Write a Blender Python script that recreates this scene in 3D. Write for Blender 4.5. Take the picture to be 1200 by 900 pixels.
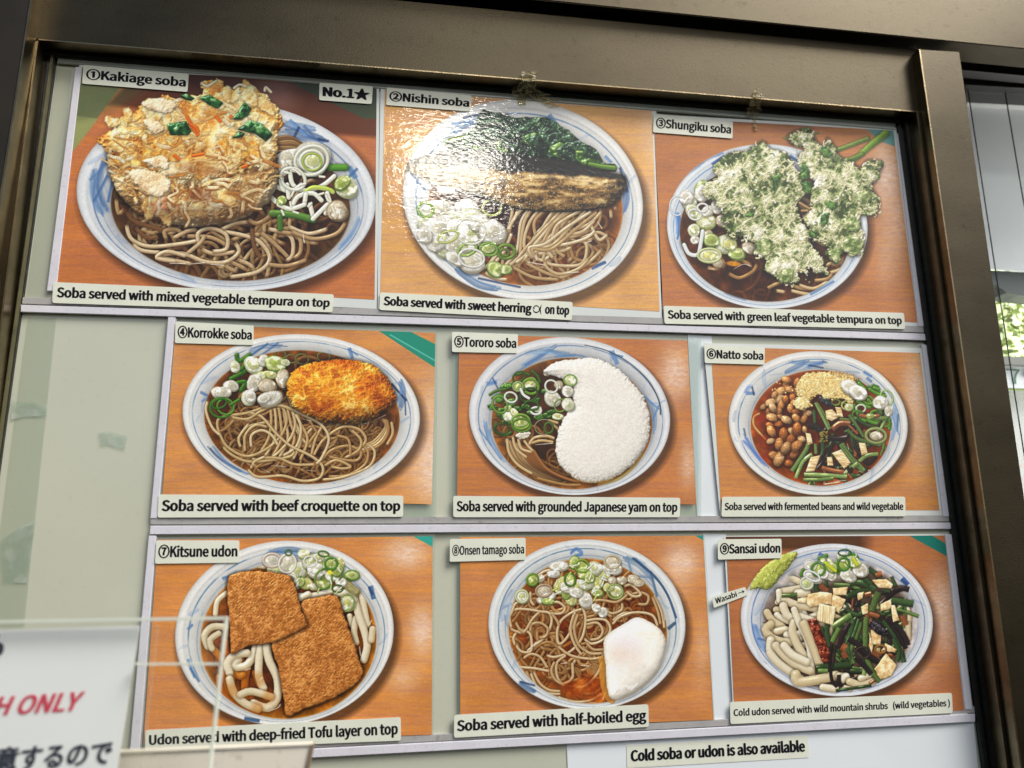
import bpy, bmesh, math, random
import numpy as np
from mathutils import Vector, Matrix
PI = math.pi
for o in list(bpy.data.objects): bpy.data.objects.remove(o)
SC = bpy.context.scene; COL = SC.collection

# ---------------------------------------------------------------- camera, sky, lamps, exposure
# survey of the board: where its level lines and its uprights meet, read off the photograph (1200 x 900)
F = 850.0; CX, CY = 600.0, 450.0
Xc = np.array((6280 - CX, 565 - CY, F)); Xc /= np.linalg.norm(Xc)
Uc = np.array((560 - CX, -3400 - CY, F)); Uc /= np.linalg.norm(Uc)
e_ = Xc.dot(Uc) / 2; Xc, Uc = Xc - e_ * Uc, Uc - e_ * Xc; Xc /= np.linalg.norm(Xc); Uc -= Uc.dot(Xc) * Xc; Uc /= np.linalg.norm(Uc)
Yc = np.cross(Uc, Xc); RW = np.stack([Xc, Yc, Uc])                 # camera axes -> board axes (x right, y into the wall, z up)
DIST = F * .00085; EYE = -DIST * RW @ np.array((0, 0, 1.0))
cam_d = bpy.data.cameras.new('camera'); cam = bpy.data.objects.new('camera', cam_d); COL.objects.link(cam); SC.camera = cam
cam_d.sensor_width = 36; cam_d.lens = F / 1200 * 36; cam_d.clip_start = .01; cam_d.clip_end = 100
r_, d_, f_ = RW @ np.array((1, 0, 0)), RW @ np.array((0, 1, 0)), RW @ np.array((0, 0, 1))
cam.matrix_world = Matrix(((r_[0], -d_[0], -f_[0], EYE[0]), (r_[1], -d_[1], -f_[1], EYE[1]), (r_[2], -d_[2], -f_[2], EYE[2]), (0, 0, 0, 1)))
cam_d.dof.use_dof = True; cam_d.dof.focus_distance = DIST; cam_d.dof.aperture_fstop = 4.5

def at(px, py, d=0.0):                                              # a surveyed point on the upright plane d metres in front of the board
    v = RW @ np.array((px - CX, py - CY, F)); t = (-d - EYE[1]) / v[1]; p = EYE + t * v
    return (float(p[0]), float(p[2]))
def to_px(x, z, y=0.0):                                             # arrays of board points -> survey frame
    q = np.stack([x - EYE[0], np.full_like(x, y - EYE[1]), z - EYE[2]], -1) @ RW
    return q[..., 0] / q[..., 2] * F + CX, q[..., 1] / q[..., 2] * F + CY

w = bpy.data.worlds.new('World'); SC.world = w; w.use_nodes = True; nt = w.node_tree; nt.nodes.clear()
sky = nt.nodes.new('ShaderNodeTexSky'); sky.sky_type = 'NISHITA'; sky.sun_disc = False
SUN_EL, SUN_AZ = 50, 48                                             # degrees above the street, degrees to the right of straight out
sky.sun_elevation = math.radians(SUN_EL); sky.sun_rotation = math.radians(180 - SUN_AZ); sky.air_density = 1.2; sky.dust_density = 3; sky.ozone_density = 1
bg = nt.nodes.new('ShaderNodeBackground'); bg.inputs['Strength'].default_value = .075
wo = nt.nodes.new('ShaderNodeOutputWorld'); nt.links.new(sky.outputs[0], bg.inputs[0]); nt.links.new(bg.outputs[0], wo.inputs[0])
sd_ = bpy.data.lights.new('sun', 'SUN'); sd_.energy = 2.6; sd_.angle = math.radians(26); sd_.color = (1, .975, .93)
sun = bpy.data.objects.new('sun', sd_); COL.objects.link(sun)
sdir = Vector((math.sin(math.radians(SUN_AZ)) * math.cos(math.radians(SUN_EL)), -math.cos(math.radians(SUN_AZ)) * math.cos(math.radians(SUN_EL)), math.sin(math.radians(SUN_EL))))
sun.rotation_euler = sdir.to_track_quat('Z', 'Y').to_euler()

def mirror_lamp(name, px, py, dist, sx, sy, power, col=(1, .95, .84), roll=0, tilt=(0, 0)):
    """a ceiling lamp of the shop front whose reflection falls on the glossy sheets near the surveyed point"""
    x, z = at(px, py); p = np.array((x, 0, z)); v = p - EYE; v /= np.linalg.norm(v); v[1] = -v[1]
    L = bpy.data.lights.new(name, 'AREA'); L.shape = 'RECTANGLE'; L.size = sx; L.size_y = sy; L.energy = power; L.color = col
    o = bpy.data.objects.new(name, L); COL.objects.link(o); o.location = Vector(p + v * dist)
    o.rotation_euler = (Vector(v)).to_track_quat('Z', 'Y').to_euler(); o.rotation_euler.rotate_axis('Z', roll); return o
mirror_lamp('shop_front_lamp', 530, 196, 2.4, .40, .17, 8, roll=math.radians(-4))
mirror_lamp('eave_lamp', 1150, -60, 1.6, .5, .16, 4, col=(1, .93, .78), roll=math.radians(4))

rl = bpy.data.lights.new('window_fill_lamp', 'AREA'); rl.shape = 'RECTANGLE'; rl.size = .10; rl.size_y = .9; rl.energy = 16; rl.color = (1, .96, .9); rl_ = bpy.data.objects.new('window_fill_lamp', rl); COL.objects.link(rl_); rl_.location = (1.25, .075, .0)
rl_.rotation_euler = Vector((1, -.10, 0)).to_track_quat('Z', 'Y').to_euler()          # unseen lamp added to brighten the blind and leaves behind the far window

SC.view_settings.view_transform = 'Standard'; SC.view_settings.look = 'None'; SC.view_settings.exposure = 0.40; SC.view_settings.gamma = 1
SC.view_settings.use_curve_mapping = False
SC.render.engine = 'CYCLES'; SC.cycles.max_bounces = 8; SC.cycles.transparent_max_bounces = 12

# ---------------------------------------------------------------- materials
def s2l(c): return tuple(((v / 255) / 12.92 if v / 255 <= .04045 else ((v / 255 + .055) / 1.055) ** 2.4) for v in c) + (1.0,)
def mat(name, rgb, rough=.5, metal=0.0, var=.06, scale=40, bump=.0, bscale=200, coat=0.0, coatr=.08, stretch=(1, 1, 1), rvar=0.0, spec=.5, dirt=None):
    m = bpy.data.materials.new(name); m.use_nodes = True; nt = m.node_tree; b = nt.nodes['Principled BSDF']; N, Lk = nt.nodes.new, nt.links.new
    tc = N('ShaderNodeTexCoord'); mp = N('ShaderNodeMapping'); mp.inputs['Scale'].default_value = stretch; Lk(tc.outputs['Object'], mp.inputs[0])
    n = N('ShaderNodeTexNoise'); n.inputs['Scale'].default_value = scale; n.inputs['Detail'].default_value = 5; Lk(mp.outputs[0], n.inputs['Vector'])
    c = np.array(s2l(rgb)[:3]); ra = N('ShaderNodeValToRGB'); ra.color_ramp.elements[0].position = .3; ra.color_ramp.elements[1].position = .7
    ra.color_ramp.elements[0].color = tuple(c * (1 - var)) + (1,); ra.color_ramp.elements[1].color = tuple(np.minimum(c * (1 + var), 1)) + (1,)
    Lk(n.outputs[0], ra.inputs[0]); out = ra.outputs[0]
    if dirt:                                                        # specks and grime: (colour, amount, scale)
        n3 = N('ShaderNodeTexNoise'); n3.inputs['Scale'].default_value = dirt[2]; n3.inputs['Detail'].default_value = 8; n3.inputs['Roughness'].default_value = .75; Lk(tc.outputs['Object'], n3.inputs['Vector'])
        r3 = N('ShaderNodeMapRange'); r3.inputs[1].default_value = .56; r3.inputs[2].default_value = .70; r3.inputs[4].default_value = dirt[1]; Lk(n3.outputs[0], r3.inputs[0])
        mx = N('ShaderNodeMix'); mx.data_type = 'RGBA'; Lk(r3.outputs[0], mx.inputs[0]); Lk(out, mx.inputs[6]); mx.inputs[7].default_value = s2l(dirt[0]); out = mx.outputs[2]
    Lk(out, b.inputs['Base Color']); b.inputs['Roughness'].default_value = rough; b.inputs['Metallic'].default_value = metal; b.inputs['Specular IOR Level'].default_value = spec
    if rvar:
        r2 = N('ShaderNodeMapRange'); r2.inputs[1].default_value = .3; r2.inputs[2].default_value = .7; r2.inputs[3].default_value = rough - rvar; r2.inputs[4].default_value = rough + rvar; Lk(n.outputs[0], r2.inputs[0]); Lk(r2.outputs[0], b.inputs['Roughness'])
    if coat: b.inputs['Coat Weight'].default_value = coat; b.inputs['Coat Roughness'].default_value = coatr
    if bump:
        n2 = N('ShaderNodeTexNoise'); n2.inputs['Scale'].default_value = bscale; n2.inputs['Detail'].default_value = 4; Lk(mp.outputs[0], n2.inputs['Vector'])
        bp = N('ShaderNodeBump'); bp.inputs['Strength'].default_value = bump; bp.inputs['Distance'].default_value = .001; Lk(n2.outputs[0], bp.inputs['Height']); Lk(bp.outputs[0], b.inputs['Normal'])
    return m
def clear(name, tint=(.93, .96, .95), alpha=.16, rough=.08, col=(200, 206, 200), bump=0, bscale=60):
    """clear film or acrylic: see-through with a thin sheen"""
    m = bpy.data.materials.new(name); m.use_nodes = True; nt = m.node_tree; b = nt.nodes['Principled BSDF']; N, Lk = nt.nodes.new, nt.links.new
    b.inputs['Base Color'].default_value = s2l(col); b.inputs['Roughness'].default_value = rough
    t = N('ShaderNodeBsdfTransparent'); t.inputs[0].default_value = tint + (1,); mx = N('ShaderNodeMixShader'); lw = N('ShaderNodeLayerWeight'); lw.inputs['Blend'].default_value = .5; fr = N('ShaderNodeMath'); fr.operation = 'POWER'; fr.inputs[1].default_value = 4.5; Lk(lw.outputs['Facing'], fr.inputs[0])
    ad = N('ShaderNodeMath'); ad.operation = 'ADD'; ad.use_clamp = True; ad.inputs[1].default_value = alpha
    if bump:
        tc = N('ShaderNodeTexCoord'); n2 = N('ShaderNodeTexNoise'); n2.inputs['Scale'].default_value = bscale; n2.inputs['Detail'].default_value = 4; Lk(tc.outputs['Object'], n2.inputs['Vector'])
        bp = N('ShaderNodeBump'); bp.inputs['Strength'].default_value = bump; bp.inputs['Distance'].default_value = .002; Lk(n2.outputs[0], bp.inputs['Height']); Lk(bp.outputs[0], b.inputs['Normal'])
        mr = N('ShaderNodeMapRange'); mr.inputs[1].default_value = .45; mr.inputs[2].default_value = .75; mr.inputs[3].default_value = alpha * .4; mr.inputs[4].default_value = min(1, alpha * 2.6); Lk(n2.outputs[0], mr.inputs[0]); Lk(mr.outputs[0], ad.inputs[1])
    Lk(fr.outputs[0], ad.inputs[0]); Lk(ad.outputs[0], mx.inputs[0]); Lk(t.outputs[0], mx.inputs[1]); Lk(b.outputs[0], mx.inputs[2]); Lk(mx.outputs[0], nt.nodes['Material Output'].inputs[0])
    return m
BRONZE = mat('brushed bronze metal', (68, 62, 50), .42, 1.0, .16, 7, .14, 420, stretch=(1, 1, 2.2), rvar=.05, dirt=((36, 31, 23), .42, 90))
BRONZE_HIGHLIGHT = mat('bronze edge highlight', (134, 121, 96), .3, 1.0, .2, 60, .2, 400)  # lighter metal painting the highlights along the frame edges
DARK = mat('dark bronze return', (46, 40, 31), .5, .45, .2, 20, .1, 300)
RUBBER = mat('black rubber gasket', (24, 26, 24), .38, 0, .3, 60, .3, 120, dirt=((96, 92, 78), .35, 160))
GAPM = mat('black recess', (8, 9, 9), .8, 0, .2, 20)
BOARDM = mat('pale green backing board', (194, 196, 178), .22, 0, .035, 7, .03, 30, coat=.6, coatr=.04, dirt=((160, 160, 140), .25, 140))
RAILM = mat('white plastic rail', (214, 212, 220), .45, 0, .04, 50, .05, 200, dirt=((120, 112, 100), .5, 260))
RAILLIP = mat('greyed plastic rail lip', (168, 166, 164), .4, 0, .08, 60, dirt=((96, 88, 70), .6, 180))
PAPER = mat('white paper', (226, 232, 236), .5, 0, .02, 12, coat=.5, coatr=.06)
MARGIN = mat('laminated white margin', (214, 218, 214), .4, 0, .03, 20, coat=.7, coatr=.07)
LABELM = mat('cream label tape', (224, 226, 210), .42, 0, .03, 60, .03, 300, dirt=((176, 172, 150), .3, 220))
INK = mat('black lettering ink', (18, 18, 26), .7, 0, .1, 200, spec=.15)
REDINK = mat('red lettering ink', (214, 62, 88), .5, 0, .06, 200)
NAVYINK = mat('navy lettering ink', (36, 40, 62), .5, 0, .08, 200)
FILM = clear('clear film', alpha=.10, rough=.06)
ACRYL = clear('clear acrylic', tint=(.985, .987, .98), alpha=.02, rough=.03, col=(190, 196, 188))
ACRYL_EDGE = mat('acrylic edge', (206, 212, 198), .2, 0, .08, 40)
HAZY = clear('hazy reflection', alpha=.11, rough=.3, col=(226, 230, 222), bump=.12, bscale=60)
TAPEM = clear('yellowed sticky tape', tint=(.9, .87, .76), alpha=.34, rough=.22, col=(206, 198, 164), bump=1.0, bscale=260)

# ---------------------------------------------------------------- building helpers
def tag(o, label=None, cat=None, group=None, kind=None):
    for k, v in (('label', label), ('category', cat), ('group', group), ('kind', kind)):
        if v: o[k] = v
    return o
def link(name, me, parent=None, m=None):
    o = bpy.data.objects.new(name, me); COL.objects.link(o)
    if parent: o.parent = parent; o.matrix_parent_inverse = parent.matrix_world.inverted()
    if m: me.materials.append(m)
    return o
def thing(name, loc, label, cat, group=None):
    o = bpy.data.objects.new(name, None); COL.objects.link(o); o.empty_display_size = .02; o.location = loc; o.matrix_world = Matrix.Translation(loc)
    return tag(o, label, cat, group)
def prism(name, P, y0, y1, m, parent=None, bevel=0.0, round_=0.0):
    """a plate of outline P (x, z), front face at y0, back face at y1"""
    if round_:
        Q = []; n = len(P)
        for i in range(n):
            a, b, c = (Vector(P[(i - 1) % n]), Vector(P[i]), Vector(P[(i + 1) % n]))
            p = b + (a - b).normalized() * round_; q = b + (c - b).normalized() * round_
            for t in (0, .33, .67, 1): Q.append(tuple((1 - t) ** 2 * p + 2 * t * (1 - t) * b + t * t * q))
        P = Q
    bm = bmesh.new(); f = [bm.verts.new((x, y0, z)) for x, z in P]; g = [bm.verts.new((x, y1, z)) for x, z in P]; n = len(P)
    bm.faces.new(f); bm.faces.new(g[::-1])
    for i in range(n): bm.faces.new((f[i], g[i], g[(i + 1) % n], f[(i + 1) % n]))
    bmesh.ops.recalc_face_normals(bm, faces=bm.faces)
    if bevel: bmesh.ops.bevel(bm, geom=[e for e in bm.edges if all(abs(v.co.y - y0) < 1e-6 for v in e.verts)], offset=bevel, segments=2, affect='EDGES')
    me = bpy.data.meshes.new(name); bm.to_mesh(me); bm.free(); return link(name, me, parent, m)
def quad(px, d=0.0): return [at(x, y, d) for x, y in px]
try: FONT = bpy.data.fonts.load(bpy.utils.system_resource('DATAFILES', path='fonts') + '/Noto Sans CJK Regular.woff2')     # the sans serif face that ships with Blender
except Exception: FONT = None
def textmesh(s, bold=.02, size=1.0):
    emo = any(ord(ch) > 0xffff for ch in s)
    a = curve_mesh(s, 0 if emo else min(bold, .004), size, not emo)
    if emo or bold < .005: return a
    n = len(a.vertices); co = np.empty(n * 3); a.vertices.foreach_get('co', co); co = co.reshape(-1, 3); V = []; Fc = []; k = bold * .9     # struck three times, a hair apart
    fs = [tuple(q.vertices) for q in a.polygons]
    for j, (dx, dy) in enumerate(((-k, 0), (0, -k * .35), (k, 0), (0, k * .35))):
        c = co.copy(); c[:, 0] += dx; c[:, 1] += dy; c[:, 2] = j * 1e-5; V += c.tolist(); Fc += [tuple(i + j * n for i in f) for f in fs]
    me = bpy.data.meshes.new('t'); me.from_pydata(V, [], Fc); me.update(); return me
def curve_mesh(s, bold, size, face):
    cu = bpy.data.curves.new('t', 'FONT'); cu.body = s; cu.size = size; cu.offset = bold; cu.resolution_u = 3
    if FONT and face: cu.font = FONT
    o = bpy.data.objects.new('t', cu); COL.objects.link(o); bpy.context.view_layer.update()
    dg = bpy.context.evaluated_depsgraph_get(); me = bpy.data.meshes.new_from_object(o.evaluated_get(dg)); bpy.data.objects.remove(o); bpy.data.curves.remove(cu); return me
_m = curve_mesh('H', 0, 1.0, True); CAPH = max(v.co.y for v in _m.vertices); bpy.data.meshes.remove(_m)
def lettering(s, Q, y, m, parent, bold=.02, ins=(.03, .03), base=.27, cap=.77, name='lettering', shear=0.0, y2=None):
    """letters laid over the label whose corners (x, z) are Q = TL, TR, BR, BL"""
    me = textmesh(s, bold); n = len(me.vertices); co = np.empty(n * 3); me.vertices.foreach_get('co', co); co = co.reshape(-1, 3)
    u = (co[:, 0] - co[:, 0].min()) / (co[:, 0].max() - co[:, 0].min()); u = ins[0] + u * (1 - ins[0] - ins[1]); v = base + co[:, 1] / CAPH * (cap - base); u = u + (v - base) * shear
    TL, TR, BR, BL = [np.array(q) for q in Q]; u = u[:, None]; v = v[:, None]
    p = (BL * (1 - u) + BR * u) * (1 - v) + (TL * (1 - u) + TR * u) * v
    out = np.stack([p[:, 0], y - co[:, 2], p[:, 1]], 1); me.vertices.foreach_set('co', out.ravel()); me.update(); me.name = name
    if len(me.polygons) and me.polygons[0].normal.y > 0: me.flip_normals()
    me.materials.clear(); return link(name, me, parent, m)
# ---------------------------------------------------------------- the print painter (numpy)
# Each food photograph on the board is a flat print; its picture is computed here stroke by stroke.
f32 = np.float32

def smooth(t): return t * t * (3 - 2 * t)

def vnoise(h, w, sx, sy, rng, ox=0.0, oy=0.0):
    if sx == sy and sx > 1.8:                           # isotropic: turn the lattice so no rows or columns show
        th = rng.random() * 3.0 + .35; c, s_ = math.cos(th), math.sin(th); n = int(math.hypot(w, h) / sx) + 4
        g = rng.random((2 * n, 2 * n)).astype(f32); X = np.arange(w, dtype=f32)[None, :] / sx; Y = np.arange(h, dtype=f32)[:, None] / sx
        u = X * c - Y * s_ + n; v = X * s_ + Y * c + n * .5 + 3; u -= u.min() - .1; v -= v.min() - .1
        ui = np.minimum(u.astype(np.int32), 2 * n - 2); vi = np.minimum(v.astype(np.int32), 2 * n - 2); fu = smooth(u - ui); fv = smooth(v - vi)
        return (g[vi, ui] * (1 - fu) + g[vi, ui + 1] * fu) * (1 - fv) + (g[vi + 1, ui] * (1 - fu) + g[vi + 1, ui + 1] * fu) * fv
    gw, gh = int(w / sx) + 3, int(h / sy) + 3
    g = rng.random((gh, gw)).astype(f32)
    x = np.arange(w, dtype=f32) / sx + ox; y = np.arange(h, dtype=f32) / sy + oy
    xi = np.minimum(x.astype(int), gw - 2); yi = np.minimum(y.astype(int), gh - 2)
    fx = smooth(x - xi)[None, :]; fy = smooth(y - yi)[:, None]
    a = g[yi][:, xi]; b = g[yi][:, xi + 1]; c = g[yi + 1][:, xi]; d = g[yi + 1][:, xi + 1]
    return (a * (1 - fx) + b * fx) * (1 - fy) + (c * (1 - fx) + d * fx) * fy

def fbm(h, w, s, rng, octv=4, gain=.55, ax=1.0, ay=1.0):
    o = np.zeros((h, w), f32); a = 1.0; t = 0
    for k in range(octv):
        o += a * vnoise(h, w, max(s * ax, 1.2), max(s * ay, 1.2), rng); t += a; a *= gain; s *= .5
    return o / t                                        # 0..1 around .5

def ridged(h, w, s, rng, octv=4, gain=.55):
    o = np.zeros((h, w), f32); a = 1.0; t = 0
    for k in range(octv):
        o += a * (1 - np.abs(2 * vnoise(h, w, max(s, 1.3), max(s, 1.3), rng) - 1)) ** 1.6; t += a; a *= gain; s *= .5
    return o / t

def blur(a, r):
    r = int(r)
    if r < 1: return a
    for ax in (0, 1):
        for _ in range(2):
            p = np.pad(a, [(r + 1, r) if i == ax else (0, 0) for i in range(a.ndim)], mode='edge')
            c = np.cumsum(p, axis=ax, dtype=np.float64)
            n = a.shape[ax]
            hi = np.take(c, np.arange(2 * r + 1, 2 * r + 1 + n), axis=ax); lo = np.take(c, np.arange(0, n), axis=ax)
            a = ((hi - lo) / (2 * r + 1)).astype(f32)
    return a

def spline(pts, closed=False, step=6.0):
    p = np.array(pts, float)
    if len(p) == 2 and not closed: return p
    n = len(p); out = []
    idx = range(n) if closed else range(n - 1)
    for i in idx:
        if closed: a, b, c, d = p[(i - 1) % n], p[i], p[(i + 1) % n], p[(i + 2) % n]
        else: a, b, c, d = p[max(i - 1, 0)], p[i], p[i + 1], p[min(i + 2, n - 1)]
        m = max(2, int(np.hypot(*(c - b)) / step))
        t = (np.arange(m) / m)[:, None]
        out.append(.5 * ((2 * b) + (-a + c) * t + (2 * a - 5 * b + 4 * c - d) * t * t + (-a + 3 * b - 3 * c + d) * t ** 3))
    if not closed: out.append(p[-1:])
    return np.concatenate(out)

C_ = lambda c: np.array(c, f32) / 255.0
LIGHT = np.array((-.35, -.6, .72), f32); LIGHT /= np.linalg.norm(LIGHT)

class Canvas:
    def __init__(s, w, h, seed=1):
        s.w, s.h = w, h; s.img = np.zeros((h, w, 3), f32); s.marks = []; s.rng = np.random.default_rng(seed)
        s.yy, s.xx = np.mgrid[0:h, 0:w].astype(f32)
    def box(s, x0, y0, x1, y1):
        return max(0, int(x0)), max(0, int(y0)), min(s.w, int(x1) + 1), min(s.h, int(y1) + 1)
    def mix(s, b, m, col):
        x0, y0, x1, y1 = b; v = s.img[y0:y1, x0:x1]; m = m[..., None]
        v[:] = v * (1 - m) + col * m
    # signed ellipse level: 1 on the outline
    def q(s, E, b=None):
        cx, cy, rx, ry, an = E; b = b or (0, 0, s.w, s.h); x0, y0, x1, y1 = b
        X = s.xx[y0:y1, x0:x1] - cx; Y = s.yy[y0:y1, x0:x1] - cy; c, n = math.cos(math.radians(an)), math.sin(math.radians(an))
        return np.sqrt(((X * c + Y * n) / rx) ** 2 + ((-X * n + Y * c) / ry) ** 2)
    def ell(s, E, col, soft=1.5, alpha=1.0, clip=None):
        r = max(E[2], E[3]) + soft + 2; b = s.box(E[0] - r, E[1] - r, E[0] + r, E[1] + r)
        if b[2] <= b[0] or b[3] <= b[1]: return
        d = (1 - s.q(E, b)) * min(E[2], E[3]); m = np.clip(d / soft + .5, 0, 1) * alpha
        if clip is not None: m = m * clip[b[1]:b[3], b[0]:b[2]]
        s.mix(b, m, C_(col))
    def sdf(s, P, b):
        x0, y0, x1, y1 = b; X = s.xx[y0:y1, x0:x1]; Y = s.yy[y0:y1, x0:x1]
        d = np.full(X.shape, 1e9, f32); ins = np.zeros(X.shape, bool); n = len(P)
        for i in range(n):
            ax, ay = P[i]; bx, by = P[(i + 1) % n]; ex, ey = bx - ax, by - ay; L = ex * ex + ey * ey
            if L < 1e-9: continue
            t = np.clip(((X - ax) * ex + (Y - ay) * ey) / L, 0, 1)
            np.minimum(d, (X - ax - t * ex) ** 2 + (Y - ay - t * ey) ** 2, out=d)
            if ay != by:
                ins ^= ((ay > Y) != (by > Y)) & (X < ex * (Y - ay) / ey + ax)
        d = np.sqrt(d); return np.where(ins, d, -d)
    def poly(s, pts, col, soft=1.5, alpha=1.0, curve=False, clip=None):
        P = spline(pts, True) if curve else np.array(pts, float)
        b = s.box(P[:, 0].min() - 3 - soft, P[:, 1].min() - 3 - soft, P[:, 0].max() + 3 + soft, P[:, 1].max() + 3 + soft)
        m = np.clip(s.sdf(P, b) / soft + .5, 0, 1) * alpha
        if clip is not None: m = m * clip[b[1]:b[3], b[0]:b[2]]
        s.mix(b, m, C_(col))
    # a round strand: noodle, stalk, stem
    def strand(s, pts, w, col, edge=None, spec=.35, shadow=.45, alpha=1.0, clip=None, flat=0.0, taper=None, grain=0.0, wet=0.0, step=None, dive=0.0):
        P = spline(pts, False, step or max(3.0, w * .5)); r = w / 2; pad = r * 2 + 3
        b = s.box(P[:, 0].min() - pad, P[:, 1].min() - pad, P[:, 0].max() + pad, P[:, 1].max() + pad)
        x0, y0, x1, y1 = b
        if x1 - x0 < 2 or y1 - y0 < 2: return
        D = np.full((y1 - y0, x1 - x0), 1e9, f32); NX = np.zeros_like(D); NY = np.zeros_like(D)
        U = np.zeros_like(D); n = len(P) - 1
        for i in range(n):
            ax, ay = P[i]; bx, by = P[i + 1]
            wx0 = max(x0, int(min(ax, bx) - pad)); wx1 = min(x1, int(max(ax, bx) + pad) + 1)
            wy0 = max(y0, int(min(ay, by) - pad)); wy1 = min(y1, int(max(ay, by) + pad) + 1)
            if wx1 <= wx0 or wy1 <= wy0: continue
            X = s.xx[wy0:wy1, wx0:wx1] - ax; Y = s.yy[wy0:wy1, wx0:wx1] - ay
            ex, ey = bx - ax, by - ay; L = ex * ex + ey * ey + 1e-9
            t = np.clip((X * ex + Y * ey) / L, 0, 1); dx = X - t * ex; dy = Y - t * ey
            rr = r if taper is None else r * (taper[0] + (taper[1] - taper[0]) * (i + t) / n)
            d = np.sqrt(dx * dx + dy * dy) / rr
            sl = (slice(wy0 - y0, wy1 - y0), slice(wx0 - x0, wx1 - x0))
            k = d < D[sl]
            D[sl][k] = d[k]; NX[sl][k] = (dx / rr)[k]; NY[sl][k] = (dy / rr)[k]; U[sl][k] = (i + t)[k]
        cm = 1.0 if clip is None else clip[y0:y1, x0:x1]
        if dive:
            ln = np.sum(np.hypot(*np.diff(P, axis=0).T)); per = ln / n; e = np.minimum(U, n - U) * per; cm = cm * smooth(np.clip(e / (w * dive), 0, 1))
        v = s.img[y0:y1, x0:x1]
        if shadow:
            sh = np.clip(1.6 - D, 0, .6) / .6 * shadow * .62 * alpha * cm; v *= (1 - sh)[..., None]
        m = np.clip((1 - D) * r / 1.3 + .35, 0, 1) * alpha * cm
        nz = np.sqrt(np.clip(1 - D * D, 0, 1)); nz = nz * (1 - flat) + flat
        lam = np.clip(NX * LIGHT[0] + NY * LIGHT[1] + nz * LIGHT[2], 0, 1)
        c = C_(col); e = C_(edge) if edge is not None else c * .45
        e = e * .72 + c * .28; k = np.clip(lam * 1.1 + .06, 0, 1)[..., None]
        out = e * (1 - k) + c * k
        if grain: out = out * (1 + grain * (vnoise(D.shape[0], D.shape[1], 2.2, 2.2, s.rng) - .5))[..., None]
        H = np.clip(NX * -.25 + NY * -.42 + nz * .87, 0, 1) ** 30
        if wet: H = H * np.clip(vnoise(D.shape[0], D.shape[1], w * 1.5, w * 1.5, s.rng) * 3 - 1.2, 0, 1) * (1 + wet)
        out = out + (spec * .6 * H)[..., None] * (c * .5 + np.array((.5, .47, .42), f32))
        v[:] = v * (1 - m[..., None]) + np.clip(out, 0, 1) * m[..., None]
    # a lumpy mass with its own relief
    def mass(s, pts, ramp, scale=30, octv=5, kind='fbm', relief=1.0, dome=30, soft=2.0, rag=6, ragscale=14, spec=.1, amb=.45, shadow=.4, shr=10, clip=None, alpha=1.0, gain=.55, gam=1.0, aniso=(1, 1), mottle=0.0, curve=True):
        P = spline(pts, True, 12) if curve else np.array(pts, float)
        pad = rag + shr + 4; b = s.box(P[:, 0].min() - pad, P[:, 1].min() - pad, P[:, 0].max() + pad, P[:, 1].max() + pad)
        x0, y0, x1, y1 = b; H, W = y1 - y0, x1 - x0
        if H < 3 or W < 3: return
        sd = s.sdf(P, b)
        if rag: sd = sd + (fbm(H, W, ragscale, s.rng, 3, .6) - .5) * 2 * rag
        cm = 1.0 if clip is None else clip[y0:y1, x0:x1]
        v = s.img[y0:y1, x0:x1]
        if shadow:
            m0 = np.clip(sd / 2 + .5, 0, 1); sh = blur(m0, shr); sh = np.roll(sh, int(shr * .5), 0)
            v *= (1 - shadow * sh * cm)[..., None]
        if kind == 'fbm': n = fbm(H, W, scale, s.rng, octv, gain, *aniso)
        elif kind == 'ridge': n = ridged(H, W, scale, s.rng, octv, gain)
        else:
            n0 = fbm(H, W, scale * 2, s.rng, 3); n = .5 * ridged(H, W, scale, s.rng, octv, gain) + .5 * n0
        lo, hi = np.percentile(n, 4), np.percentile(n, 97); n = np.clip((n - lo) / (hi - lo), 0, 1) ** gam
        hh = n * relief * scale * .5 + dome * np.sqrt(np.clip(sd, 0, None) / (np.clip(sd, 0, None) + dome + 1e-3))
        gy, gx = np.gradient(hh); nn = 1 / np.sqrt(1 + gx * gx + gy * gy)
        lam = np.clip((-gx * LIGHT[0] - gy * LIGHT[1] + LIGHT[2]) * nn, 0, 1)
        R = np.array([r[1] for r in ramp], f32) / 255; T = [r[0] for r in ramp]
        nc = n if not mottle else np.clip(n + (fbm(H, W, scale * 2.5, s.rng, 3) - .5) * 2 * mottle, 0, 1)
        col = np.stack([np.interp(nc, T, R[:, k]) for k in range(3)], -1).astype(f32)
        col = col * (amb + (1.35 - amb) * lam)[..., None]
        hz = np.clip((-gx * -.25 - gy * -.42 + .87) * nn, 0, 1) ** 24
        col = np.clip(col + (spec * hz)[..., None], 0, 1)
        m = np.clip(sd / soft + .5, 0, 1) * alpha * cm
        v[:] = v * (1 - m[..., None]) + col * m[..., None]
    # leek slice seen at an angle
    def leek(s, x, y, r, asp=.75, an=0, kind=0, clip=None, thick=.4):
        R = s.rng; E = (x, y, r, r * asp, an); b = s.box(x - r * 1.5, y - r * 1.5, x + r * 1.5, y + r * 1.5)
        if b[2] - b[0] < 3 or b[3] - b[1] < 3: return
        q = s.q(E, b); Y, X = np.mgrid[b[1]:b[3], b[0]:b[2]]; a = np.arctan2(Y - y, X - x); q = q * (1 + .05 * np.cos(2 * a + R.random() * 6) + .04 * np.cos(3 * a + R.random() * 6)); cm = 1.0 if clip is None else clip[b[1]:b[3], b[0]:b[2]]; mn = r * min(asp, 1)
        v = s.img[b[1]:b[3], b[0]:b[2]]
        q2 = s.q((x + r * .1, y + r * .26, r * 1.12, r * asp * 1.12, an), b)
        v *= (1 - .34 * np.clip((1.08 - q2) * mn / 6, 0, 1) * cm)[..., None]
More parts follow.
